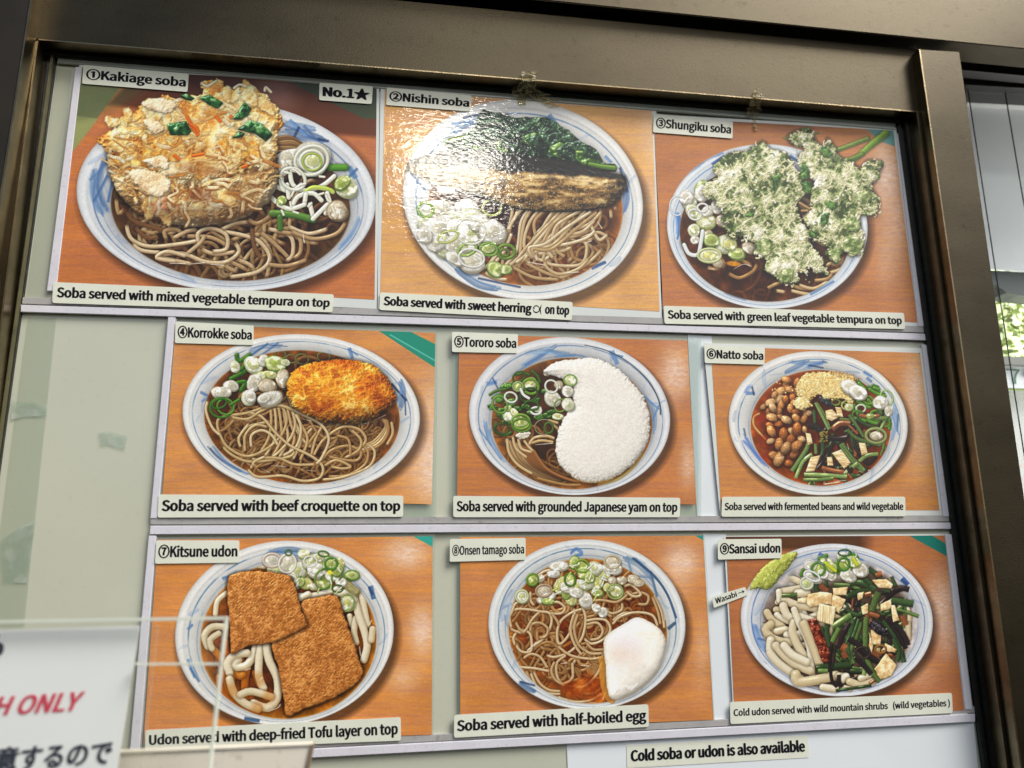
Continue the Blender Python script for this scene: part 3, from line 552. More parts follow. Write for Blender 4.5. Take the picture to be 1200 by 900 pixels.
    c.mass([(470, 590), (480, 622), (560, 628), (660, 612), (700, 585), (600, 560)], [(0, (120, 96, 66)), (1, (226, 208, 172))], scale=30, relief=.5, dome=14, rag=4, gam=.8)
    c.mass(body, [(0, (134, 90, 50)), (.3, (184, 140, 88)), (.65, (216, 180, 124)), (1, (240, 220, 178))], scale=46, octv=5, kind='mix', relief=.42, dome=90, rag=8, ragscale=22, spec=.1, amb=.42, mottle=.25)
    c.mass(top, cream, scale=40, octv=5, kind='mix', relief=.38, dome=30, rag=12, ragscale=16, spec=.08, amb=.52, mottle=.3, shadow=.3, gain=.55, gam=.85)
    def flake(n, reg, ramp, size, dome=5):
        for i in range(n):
            a = R.random() * 6.283; k = math.sqrt(R.random()); x, y = reg[0] + reg[2] * k * math.cos(a), reg[1] + reg[3] * k * math.sin(a); z = size * (.5 + R.random()); th = R.random() * 3; asp = .35 + .5 * R.random(); pts = []
            for j in range(8):
                b_ = j * .785; rr = z * (.7 + .55 * R.random()); u, v = rr * math.cos(b_), rr * asp * math.sin(b_); pts.append((x + u * math.cos(th) - v * math.sin(th), y + u * math.sin(th) + v * math.cos(th)))
            c.mass(pts, ramp, scale=12, octv=3, relief=.32, dome=dome, rag=4, ragscale=7, spec=.08, amb=.55, shadow=.38, shr=5, soft=5, alpha=.9)
    gold = [(0, (196, 122, 40)), (.5, (226, 168, 78)), (1, (246, 208, 130))]; pale = [(0, (206, 156, 88)), (.5, (232, 194, 128)), (1, (248, 226, 178))]; pink = [(0, (176, 112, 80)), (1, (232, 188, 156))]; dark = [(0, (120, 62, 26)), (1, (176, 100, 42))]
    flake(12, (520, 430, 200, 60), gold, 24); flake(14, (500, 540, 170, 60), pale, 26); flake(6, (520, 555, 110, 40), pink, 18); flake(12, (400, 370, 110, 60), pale, 22); flake(14, (680, 300, 90, 60), pale, 24); flake(14, (600, 430, 160, 60), pale, 18)
    for i in range(210):                                      # shreds of onion and carrot in batter
        a = R.random() * 6.283; q = math.sqrt(R.random()); x, y = 530 + 232 * q * math.cos(a), 440 + 165 * q * math.sin(a)
        if x < 400 and y < 330 or x > 560 and y < 250: continue
        th = (R.random() - .5) * 1.4 + (1.2 if y > 500 else 0) * (1 if R.random() < .6 else -.4); l = 16 + 46 * R.random(); w_ = 4 + 7 * R.random(); cl = [(240, 216, 168), (230, 192, 128), (214, 160, 86), (246, 230, 196), (196, 130, 60), (222, 176, 108)][int(R.random() * 6)]; dk_ = 1 - .08 * max(0, (y - 480) / 130)
        pts = [(x + l * (t - .5) * math.cos(th) + 3 * R.standard_normal(), y + l * (t - .5) * math.sin(th) + 3 * R.standard_normal()) for t in (0, .33, .66, 1)]
        c.strand(pts, w_, tuple(v * dk_ for v in cl), edge=tuple(v * .74 * dk_ for v in cl), spec=.15, flat=.35, grain=.35, dive=1.2, shadow=.4, alpha=.85)
    for i in range(26):
        x, y = 320 + R.random() * 430, 400 + R.random() * 190; th = R.random() * 2.4 - .5; l = 20 + 44 * R.random()
        pts = [(x + l * t * math.cos(th) + 7 * R.standard_normal(), y + l * t * math.sin(th) + 5 * R.standard_normal()) for t in (0, .33, .66, 1)]
        c.strand(pts, 4 + 4 * R.random(), (150, 84, 36), edge=(110, 56, 20), spec=0, shadow=.25, flat=.6, alpha=.55, dive=1)
        c.strand([(a + 3, b - 6) for a, b in pts], 6 + 5 * R.random(), (244, 222, 176), edge=(196, 150, 92), spec=.2, flat=.3, grain=.3, dive=1.4, shadow=.2)
    for x, y, rx, ry, k in ((560, 330, 60, 40, .24), (480, 420, 90, 30, .14), (620, 420, 80, 30, .14), (540, 470, 90, 26, .12)): c.ell((x, y, rx, ry, 0), (224, 128, 34), 26, k)
    c.ell((545, 600, 190, 30, 0), (96, 62, 34), 30, .4); c.ell((560, 470, 60, 16, 8), (120, 60, 22), 14, .45); c.ell((430, 505, 60, 12, 30), (120, 66, 30), 12, .4); c.ell((560, 545, 34, 20, 0), (120, 66, 40), 14, .5); c.ell((690, 545, 50, 40, 0), (140, 100, 60), 26, .3)
    for p in ([(800, 270), (840, 350), (890, 420)], [(820, 330), (870, 360), (890, 400)], [(705, 545), (760, 590)], [(830, 560), (935, 540)], [(1180, 640), (1240, 620)], [(1000, 270), (1050, 330)], [(1100, 270), (1130, 300)], [(560, 500), (590, 485)]):
        c.strand(A(p), 9, (232, 112, 28), edge=(150, 56, 8), flat=.3, spec=.3, dive=.6)
    for p in ([(500, 310), (560, 290), (630, 330), (640, 380), (580, 410), (530, 360)], [(480, 190), (560, 150), (680, 160), (740, 200), (700, 250), (580, 250)], [(490, 590), (640, 560), (680, 650), (600, 640)], [(390, 680), (470, 650), (640, 690), (690, 780), (600, 850), (480, 790)]):
        c.mass(A(p), [(0, (206, 172, 128)), (1, (240, 220, 186))], scale=22, relief=.3, dome=8, rag=5, ragscale=9, spec=.1, shr=4, amb=.5, soft=4)
    G = [(0, (14, 44, 18)), (.6, (40, 92, 40)), (1, (110, 150, 96))]
    for P in (A([(660, 335), (800, 312), (835, 385), (810, 412), (690, 412)]), A([(760, 130), (800, 118), (860, 155), (830, 172), (780, 160)]), A([(890, 150), (960, 125), (1062, 185), (1020, 228), (960, 200)]), B([(130, 300), (180, 240), (215, 180), (270, 225), (245, 275), (190, 305)]), B([(170, 372), (260, 305), (340, 330), (420, 410), (370, 455), (290, 400), (220, 385)]), B([(125, 435), (180, 385), (225, 400), (200, 430)])):
        c.mass(P, G, scale=14, octv=3, relief=.35, dome=8, rag=1, spec=.6, amb=.5, shadow=.5, shr=4, curve=False)
    for p in ([(560, 232), (575, 240), (600, 226)], [(650, 245), (665, 236), (682, 240)], [(735, 252), (738, 243), (752, 256)]): c.strand(p, 8, (248, 236, 204), edge=(190, 160, 110))
    return c

def dish_nishin():
    c = Canvas(1045, 900, 2); D = cv(.7258, 101.6, 116.1); E = cv(.7258, 101.6, 406.4); R = c.rng
    c.wood((218, 156, 92), glare=[(990, 230, 60, 120, .35), (980, 450, 60, 60, .3)], seed=21)
    O = (530, 448, 410, 338, 10); L = (540, 470, 330, 268, 8)
    M = [([(285, 225), (330, 195), (380, 175)], 26, BLUE), ([(290, 190), (350, 185)], 16, BLUE), ([(330, 170), (375, 160)], 9, NAVY), ([(620, 160), (650, 200)], 26, BLUE), ([(880, 400), (880, 450), (865, 500)], 24, (70, 100, 150)), ([(860, 340), (885, 420)], 12, NAVY), ([(765, 680), (810, 660)], 20, (60, 90, 140)),
         ([(300, 680), (380, 735), (460, 752)], 26, BLUE), ([(380, 715), (520, 745)], 8, NAVY), ([(150, 360), (200, 420)], 18, BLUE), ([(810, 300), (830, 320)], 20, BLUE)]
    c.bowl(O, L, (58, 26, 12), M, ring=.5, shade=.1, tone=(228, 227, 223), edgecol=(170, 110, 44))
    c.tangle((660, 640, 190, 100, 0), 34, 14, [(176, 108, 44), (150, 88, 36), (190, 128, 60)], (140, 320), clip=c.liq, alpha=.6, edge=(70, 34, 12))
    c.tangle((660, 610, 160, 90, -20), 36, 10.5, SOBA, (120, 260), clip=c.liq, alpha=.75, edge=(110, 76, 40), curl=.035)
    W = 11.5
    Lb = [(216, 192, 150), (204, 178, 134), (226, 206, 168), (190, 160, 114)]
    for p, k in [([(540, 370), (640, 420), (760, 430)], 3), ([(600, 350), (700, 400), (780, 420)], 3), ([(960, 290), (900, 350), (820, 400), (760, 425)], 1), ([(700, 330), (720, 360), (860, 360), (890, 280), (870, 250)], 0), ([(690, 310), (700, 370), (760, 405), (850, 380), (900, 330)], 1), ([(650, 270), (640, 300), (720, 310), (800, 290)], 2),
                 ([(860, 240), (940, 210), (990, 235)], 1), ([(990, 215), (950, 245), (920, 200), (900, 150)], 2), ([(740, 220), (820, 230), (900, 200)], 1), ([(640, 270), (760, 270), (880, 240), (930, 200)], 2), ([(720, 250), (720, 310), (680, 340), (640, 310), (640, 240), (700, 170), (760, 130)], 2), ([(1000, 95), (1005, 150)], 1), ([(1020, 80), (1025, 110)], 1),
                 ([(820, 200), (900, 170), (960, 110)], 0), ([(740, 220), (860, 210), (930, 150)], 0), ([(700, 290), (760, 300), (820, 280)], 1)]:
        c.strand(E(p), W, Lb[k], edge=(120, 82, 44), wet=1.2, grain=.08, dive=1.2, clip=c.liq)
    for i in range(10):
        x = 520 + i * 26; J = lambda s_: s_ * R.standard_normal(); c.strand(E([(x + 20 + i * 8 + J(8), 85 + (i % 3) * 5), (x - 5 + i * 4 + J(14), 160), (x - 20 - i + J(16), 260 + (i % 4) * 16), (x - 90 + i * 14 + J(16), 380 - i * 6)]), W, Lb[(i * 3) % 4], edge=(120, 84, 46), wet=1, grain=.08, dive=1)
    for i in range(8):
        J = lambda s_: s_ * R.standard_normal(); c.strand(E([(760 + i * 26 + J(8), 92 + i * 3), (700 + i * 18 + J(18), 150 + i * 6), (640 + i * 12 + J(16), 230 + i * 8 + J(8)), (575 + i * 10 + J(10), 320 + J(16)), (548 + i * 16 + J(12), 365 - i * 6)]), W, Lb[(i * 5) % 4], edge=(124, 88, 50), wet=1, grain=.08, dive=1)
    for p in ([(520, 200), (490, 280), (440, 350), (400, 385)], [(540, 210), (500, 300), (460, 350)], [(410, 395), (460, 425), (520, 430)], [(600, 90), (560, 130), (520, 200)]): c.strand(E(p), W, Lb[2], edge=(120, 84, 46), wet=1, dive=1)
    c.glints([E([(610, 348), (690, 362)]), E([(780, 400), (850, 395)]), E([(940, 160), (960, 190)]), E([(880, 260), (910, 250)]), E([(930, 400), (960, 385)])], 4)
    # leeks on the left
    heap = [(320, 100, 60, .8, 0, 3), (200, 110, 74, .75, 10, 3), (280, 150, 50, .8, 0, 0), (350, 140, 56, .8, 20, 0), (150, 170, 60, .9, 60, 0), (200, 190, 86, .72, 0, 3), (300, 190, 70, .7, 10, 3), (350, 200, 74, .82, 20, 0), (380, 160, 50, .8, 0, 3), (220, 270, 54, .9, 70, 0), (280, 260, 60, .7, 0, 3), (180, 260, 44, .8, 0, 3),
            (445, 205, 66, .82, 0, 3), (340, 330, 64, .8, 10, 5), (350, 350, 60, .75, 0, 3), (460, 380, 40, .9, 20, 1), (512, 382, 28, .8, 0, 1), (270, 330, 50, .5, 30, 3), (330, 270, 40, .8, 0, 0), (130, 220, 40, .9, 50, 3), (430, 280, 40, .7, -20, 1)]
    negi_heap(c, [(*E(x, y), r * .726, a, an, k) for x, y, r, a, an, k in heap])
    for x, y, r, a, an, w, col in ((445, 95, 44, .8, 0, 9, (196, 206, 120)), (135, 105, 36, .9, 40, 10, (140, 176, 60)), (330, 290, 44, .6, -20, 10, (150, 180, 84)), (512, 300, 40, .8, 0, 12, (110, 140, 44)), (430, 290, 40, .7, 10, 9, (120, 160, 60)), (345, 205, 70, .85, 10, 8, (236, 236, 214)), (350, 330, 60, .7, 10, 8, (232, 232, 220)), (240, 230, 50, .5, -20, 7, (190, 200, 100)), (505, 305, 20, .8, 0, 8, (90, 120, 36))):
        c.curl(*E(x, y), r * .726, a, an, w, col)
    # seaweed
    kelp = D([(230, 175), (300, 155), (365, 120), (380, 70), (405, 30), (450, 50), (500, 50), (560, 75), (640, 70), (720, 80), (800, 130), (870, 190), (930, 220), (970, 280), (1022, 292), (1025, 325), (960, 320), (900, 330), (700, 290), (560, 260), (330, 230), (235, 215)])
    KR = [(0, (10, 26, 16)), (.5, (26, 52, 32)), (.8, (48, 78, 48)), (1, (104, 130, 92))]
    c.mass(kelp, KR, scale=34, octv=4, kind='ridge', relief=.7, dome=16, rag=5, ragscale=20, spec=.5, amb=.45, mottle=.1)
    for i in range(34):
        t = i / 33; x = 260 + 700 * t; y = 190 - 130 * math.sin(min(1, t * 1.25) * 2.2) + 90 * t + R.random() * 110; z = 46 + 40 * R.random(); a = R.random() * 3; pts = [(x + z * math.cos(a + j) * (.6 + .5 * R.random()), y + z * .6 * math.sin(a + j) * (.6 + .5 * R.random())) for j in (0, 1.1, 2.2, 3.1, 4.2, 5.2)]
        cl = np.clip(c.sdf(spline(kelp, True, 14), (0, 0, c.w, c.h)) / 3 + .5, 0, 1) if i == 0 else cl
        c.mass(D(pts), [(0, (12, 30, 18)), (1, (52, 84, 50))] if i % 6 else [(0, (40, 70, 20)), (1, (100, 132, 50))], scale=18, octv=3, relief=.5, dome=6, rag=1, spec=.7, amb=.5, shadow=.5, shr=4, clip=cl, curve=False)
    c.strand(D([(905, 292), (960, 302), (1020, 308)]), 16, (96, 132, 44), edge=(50, 80, 20), flat=.5); c.strand(D([(230, 185), (270, 175), (310, 165)]), 12, (120, 150, 60), edge=(60, 90, 30), flat=.5)
    # the herring
    c.mark('printed_seaweed', spline(kelp, True, 40))
    fish = [(136, 335), (170, 312), (240, 290), (330, 282), (430, 288), (540, 300), (640, 312), (730, 330), (800, 350), (850, 360), (876, 368), (882, 400), (860, 440), (830, 465), (760, 480), (650, 485), (560, 482), (480, 468), (380, 430), (290, 412), (230, 395), (180, 372)]
    c.mark('printed_herring', spline(fish, True, 30)); P = spline(fish, True, 10); sd = c.sdf(P, (0, 0, c.w, c.h)); c.img *= (1 - .6 * np.clip((sd + 12) / 16, 0, 1))[..., None]
    c.mass(fish, [(0, (62, 46, 28)), (.35, (108, 80, 44)), (.7, (150, 114, 64)), (1, (204, 176, 122))], scale=13, octv=4, kind='fbm', relief=.17, dome=34, rag=2, ragscale=8, spec=.45, amb=.46, mottle=.25, gam=1.0, aniso=(2.6, .9))
    m = np.clip(sd / 2 + .5, 0, 1); mid = 308 + (c.xx - 136) * .075 + 14 * (fbm(c.h, c.w, 30, R, 3) - .5)       # the dark back above this line
    k = m * np.clip((mid + 20 - c.yy) / 10, 0, 1); c.img[:] = c.img * (1 - .88 * k[..., None]) + C_((26, 30, 30)) * (.88 * k[..., None])
    k = m * np.exp(-((c.yy - mid - 30 - 10 * np.sin(c.xx / 60)) / 8) ** 2) * np.clip(ridged(c.h, c.w, 10, R, 3) * 2 - .7, 0, 1) * .8; c.img[:] = c.img * (1 - k[..., None]) + C_((226, 210, 172)) * k[..., None]
    sp = ridged(c.h, c.w, 7, R, 3); k = m * np.clip((sp - .62) * 5, 0, 1) * np.clip((c.yy - mid - 22) / 8, 0, 1) * .55; c.img[:] = c.img * (1 - k[..., None]) + C_((246, 214, 150)) * k[..., None]
    k = m * np.clip((c.xx - 815) / 40, 0, 1) * .6 * np.clip(fbm(c.h, c.w, 14, R, 3) * 2 - .3, 0, 1); c.img *= (1 - k)[..., None]
    for i in range(40): x = 250 + 590 * R.random(); c.strand([(x, 300 + (x - 136) * .07 + 20 * R.random()), (x + 16 + 20 * R.random(), 302 + (x - 136) * .075 + 20 * R.random())], 2, (120, 128, 126), edge=(70, 76, 76), spec=0, shadow=0, alpha=.5)
    k = m * np.clip((470 - c.xx) / 260, 0, 1) * .45; c.img[:] = c.img * (1 - k[..., None]) + C_((196, 188, 160)) * k[..., None]    # the silver belly towards the head
    c.strand([(180, 372), (230, 396), (300, 414), (380, 434), (470, 468), (560, 484), (680, 488), (800, 474)], 4, (30, 24, 20), spec=0, shadow=0)
    c.poly([(236, 398), (300, 408), (300, 424), (240, 424)], (236, 236, 230), soft=2)
    return c

def dish_shungiku():
    c = Canvas(1050, 900, 3); T = cv(.6836, 90, 120); R = c.rng
    c.wood((180, 112, 66), glare=[(860, 300, 60, 110, .6), (900, 470, 60, 160, .35), (860, 620, 40, 100, .2)], seed=31)
    c.img *= (1 - .42 * np.clip((150 - c.yy + (c.xx - 500) * .03) / 30, 0, 1) * np.clip((700 - c.xx) / 120 + .5, .35, 1))[..., None]
    c.poly([(790, 150), (900, 155), (895, 215), (850, 200)], (96, 150, 146), soft=3)
    O = (447, 497, 353, 289, 4); L = (440, 520, 300, 240, 4)
    M = [(T([(150, 240), (220, 190), (300, 170)]), 22, (40, 92, 170)), (T([(60, 330), (100, 290), (200, 220)]), 9, BLUE), (T([(240, 230), (300, 190)]), 14, (30, 80, 160)), (T([(60, 480), (70, 560), (60, 620)]), 20, (50, 110, 190)), (T([(75, 500), (100, 600), (110, 700)]), 14, BLUE), (T([(640, 190), (700, 230)]), 20, (50, 90, 150)), ([(300, 725), (350, 742), (380, 752)], 22, BLUE), ([(600, 735), (680, 690)], 14, BLUE)]
    c.bowl(O, L, (50, 22, 14), M, ring=.5, shade=.1, tone=(216, 221, 226), edgecol=(84, 52, 26), ringcol=(60, 120, 190))
    c.tangle((480, 650, 230, 110, 0), 24, 13, [(120, 66, 34), (140, 80, 36), (100, 52, 32)], (140, 300), clip=c.liq, alpha=.5, edge=(50, 24, 14))
    for p, k in [([(320, 790), (380, 815), (450, 780), (470, 740)], 3), ([(350, 760), (370, 720), (420, 740), (440, 760)], 3), ([(520, 870), (600, 840), (700, 870), (800, 870)], 1), ([(560, 880), (620, 890)], 2), ([(680, 850), (760, 870), (840, 830)], 2), ([(820, 760), (850, 740), (890, 760)], 0), ([(840, 790), (900, 770), (920, 730)], 2), ([(850, 750), (900, 740), (910, 700)], 1), ([(760, 830), (830, 820), (860, 790)], 1), ([(640, 880), (740, 900), (800, 880)], 2), ([(210, 760), (260, 770), (300, 740)], 3), ([(250, 680), (300, 740), (280, 770)], 3), ([(680, 420), (700, 450), (740, 470)], 1), ([(690, 400), (730, 420), (740, 440)], 1), ([(250, 300), (270, 290)], 1), ([(750, 600), (800, 640), (830, 650)], 0)]:
        c.strand(T(p), 13, SOBA[k], edge=(80, 50, 28), clip=c.liq, wet=1.3, dive=1)
    c.ell((*T(350, 742), 26, 9, 5), (226, 150, 20), 4, .8); c.glints([T([(350, 770), (400, 745), (440, 755)]), T([(215, 768), (250, 770)])], 3)
    heap = [(120, 420, 44, .9, 60, 0), (105, 400, 36, 1.0, 0, 3), (190, 355, 40, 1.1, 30, 1), (185, 380, 36, 1.2, 10, 3), (140, 470, 40, .8, 20, 0), (205, 520, 52, .8, 10, 4), (215, 470, 36, .7, -20, 3), (145, 570, 30, 1.2, 0, 0), (270, 440, 34, 1.3, 20, 3), (290, 520, 34, .9, 0, 5), (220, 590, 24, .9, 0, 5), (300, 640, 50, .9, 20, 0), (235, 620, 40, .9, 0, 1), (365, 690, 44, .7, 10, 1), (225, 700, 56, .6, 0, 4), (430, 660, 40, .7, 20, 5), (270, 740, 30, .7, 0, 5), (150, 620, 24, .8, 0, 3), (330, 640, 36, .9, 20, 4)]
    negi_heap(c, [(*T(x, y), r * .684, a, an, k) for x, y, r, a, an, k in heap])
    c.curl(*T(150, 490), 22, .8, 20, 8, (232, 234, 226)); c.curl(*T(190, 455), 18, .8, 0, 8, (236, 236, 230)); c.strand(T([(190, 575), (180, 640), (165, 695), (120, 690), (95, 645)]), 14, (232, 236, 234), edge=(170, 176, 170)); c.curl(*T(60, 445), 26, 1.3, 0, 6, (226, 230, 234), arc=250, a0=60); c.curl(*T(225, 700), 40, .6, 0, 9, (206, 212, 150))
    # stem of the green
    ST = [(0, (60, 96, 24)), (1, (140, 168, 60))]
    c.strand(T([(900, 250), (980, 200), (1060, 130), (1130, 75)]), 26, (120, 156, 44), edge=(50, 84, 16), spec=.3, taper=(.6, 1.05), flat=.2, grain=.2); c.strand(T([(880, 160), (960, 130), (1040, 100)]), 16, (110, 136, 54), edge=(60, 84, 24), flat=.2, grain=.4); c.strand(T([(860, 190), (930, 210), (1010, 180)]), 16, (100, 130, 44), edge=(50, 76, 20), grain=.4)
    a = T([(250, 240), (330, 175), (420, 160), (500, 112), (540, 150), (600, 165), (650, 220), (700, 290), (690, 340), (720, 380), (680, 430), (690, 500), (730, 570), (760, 650), (800, 700), (828, 790), (780, 800), (740, 770), (735, 830), (700, 790), (660, 850), (590, 840), (550, 800), (500, 780), (510, 730), (450, 690), (460, 640), (400, 610), (340, 610), (300, 560), (290, 480), (240, 420), (195, 380), (220, 320), (270, 310)])
    b = T([(625, 90), (660, 65), (740, 55), (775, 110), (810, 140), (830, 95), (870, 140), (900, 200), (960, 220), (1000, 250), (1040, 210), (1110, 220), (1105, 265), (1080, 320), (1060, 350), (1100, 420), (1080, 490), (1010, 490), (1000, 530), (1020, 620), (1010, 690), (960, 700), (910, 690), (890, 740), (840, 720), (830, 660), (770, 620), (730, 560), (710, 500), (750, 450), (740, 380), (760, 310), (720, 290), (690, 230), (680, 180), (720, 170), (700, 140), (650, 130)])
    FR = [(0, (52, 66, 34)), (.2, (96, 110, 62)), (.42, (150, 156, 110)), (.64, (194, 192, 148)), (.84, (218, 212, 172)), (1, (240, 236, 210))]
    for P, s1 in ((b, 5), (a, 6)):
        c.mark('printed_tempura', spline(P, True, 30))
        sd = c.sdf(spline(P, True, 12), (0, 0, c.w, c.h)); c.img *= (1 - .5 * np.clip((sd + 10) / 14, 0, 1))[..., None]
        c.mass(P, FR, scale=24, octv=5, kind='mix', relief=.5, dome=16, rag=16, ragscale=16, spec=.04, amb=.5, mottle=.34, gain=.68, gam=.9)
        mk = np.clip(sd / 4, 0, 1)
        for i in range(900):
            x, y = R.random() * 800 + 150, R.random() * 640 + 130
            if not (0 <= int(y) < c.h and 0 <= int(x) < c.w) or sd[int(y), int(x)] < -4: continue
            th = R.random() * 6.283; l = 6 + 16 * R.random(); col = [(250, 244, 214), (236, 226, 176), (206, 206, 160), (226, 220, 180), (96, 128, 66)][int(R.random() * 5)]
            c.strand([(x, y), (x + l * .5 * math.cos(th) + 3, y + l * .5 * math.sin(th)), (x + l * math.cos(th + .6), y + l * math.sin(th + .6))], 3.5 + 5 * R.random(), col, edge=tuple(k * .6 for k in col), spec=.2, shadow=.35, dive=.5)
    LF = [(0, (26, 60, 22)), (1, (96, 132, 60))]
    for p in ([(560, 330), (545, 300), (600, 280), (580, 340), (560, 380)], [(700, 230), (730, 240), (740, 300), (700, 310)], [(700, 330), (750, 320), (745, 380), (705, 370)], [(790, 160), (820, 140), (860, 180), (830, 200)], [(800, 500), (840, 480), (830, 540), (800, 540)], [(410, 490), (450, 480), (450, 500), (420, 505)], [(820, 420), (880, 430), (870, 470), (830, 450)], [(740, 570), (780, 590), (770, 610), (740, 600)]):
        c.mass(T(p), LF, scale=12, relief=.4, dome=5, rag=5, ragscale=7, spec=.3, shr=3)
    for p in ([(900, 520), (960, 505), (1005, 530), (990, 580), (930, 570)], [(920, 620), (980, 600), (1015, 640), (1000, 690), (950, 690), (900, 660)], [(840, 680), (900, 660), (905, 710), (880, 740), (850, 715)], [(980, 380), (1040, 370), (1060, 420), (1000, 430)], [(470, 640), (520, 610), (550, 680), (500, 700)], [(590, 780), (650, 770), (650, 830), (600, 840)]):
        c.mass(T(p), [(0, (84, 104, 54)), (.6, (140, 152, 98)), (1, (206, 206, 162))], scale=16, relief=.4, dome=6, rag=6, ragscale=9, spec=.2, shr=3)
    c.poly(T([(680, 420), (720, 400), (740, 440), (720, 500), (690, 480)]), (46, 34, 24), 6, .6, True); c.strand(T([(690, 430), (740, 460)]), 9, SOBA[1]); c.strand(T([(700, 470), (730, 470)]), 8, SOBA[1])
    return c

def sliver(c, p, w, kind=0, clip=None):
    col, edge = [((104, 128, 70), (36, 52, 24)), ((64, 88, 52), (18, 28, 18)), ((48, 38, 40), (16, 12, 14)), ((212, 190, 146), (140, 108, 64)), ((150, 92, 58), (74, 38, 20)), ((132, 154, 92), (60, 78, 40)), ((226, 206, 164), (156, 124, 78))][kind]
    f = .85 + .3 * c.rng.random(); c.strand(p, w, tuple(min(255, k * f) for k in col), edge=edge, spec=.7, wet=1.5, flat=.15, grain=.3, shadow=.55, clip=clip, dive=.15)
def slab(c, P, ramp, **k): c.mass(P, ramp, scale=k.get('scale', 14), octv=3, relief=k.get('relief', .2), dome=k.get('dome', 5), rag=k.get('rag', 1), spec=.2, amb=.55, shadow=.55, shr=4, curve=False, aniso=k.get('aniso', (1, 1)))
BAM = [(0, (186, 150, 100)), (.6, (216, 186, 138)), (1, (236, 214, 172))]
UDON = [(236, 224, 196), (226, 211, 178), (242, 233, 208), (218, 200, 162)]
def udon(c, p, w=26, k=0, clip=None, col=None, **kw):
    c.strand(p, w, col or UDON[k % 4], edge=kw.pop('edge', (150, 122, 78)), spec=.3, wet=1, grain=.05, shadow=.5, clip=clip, **kw)

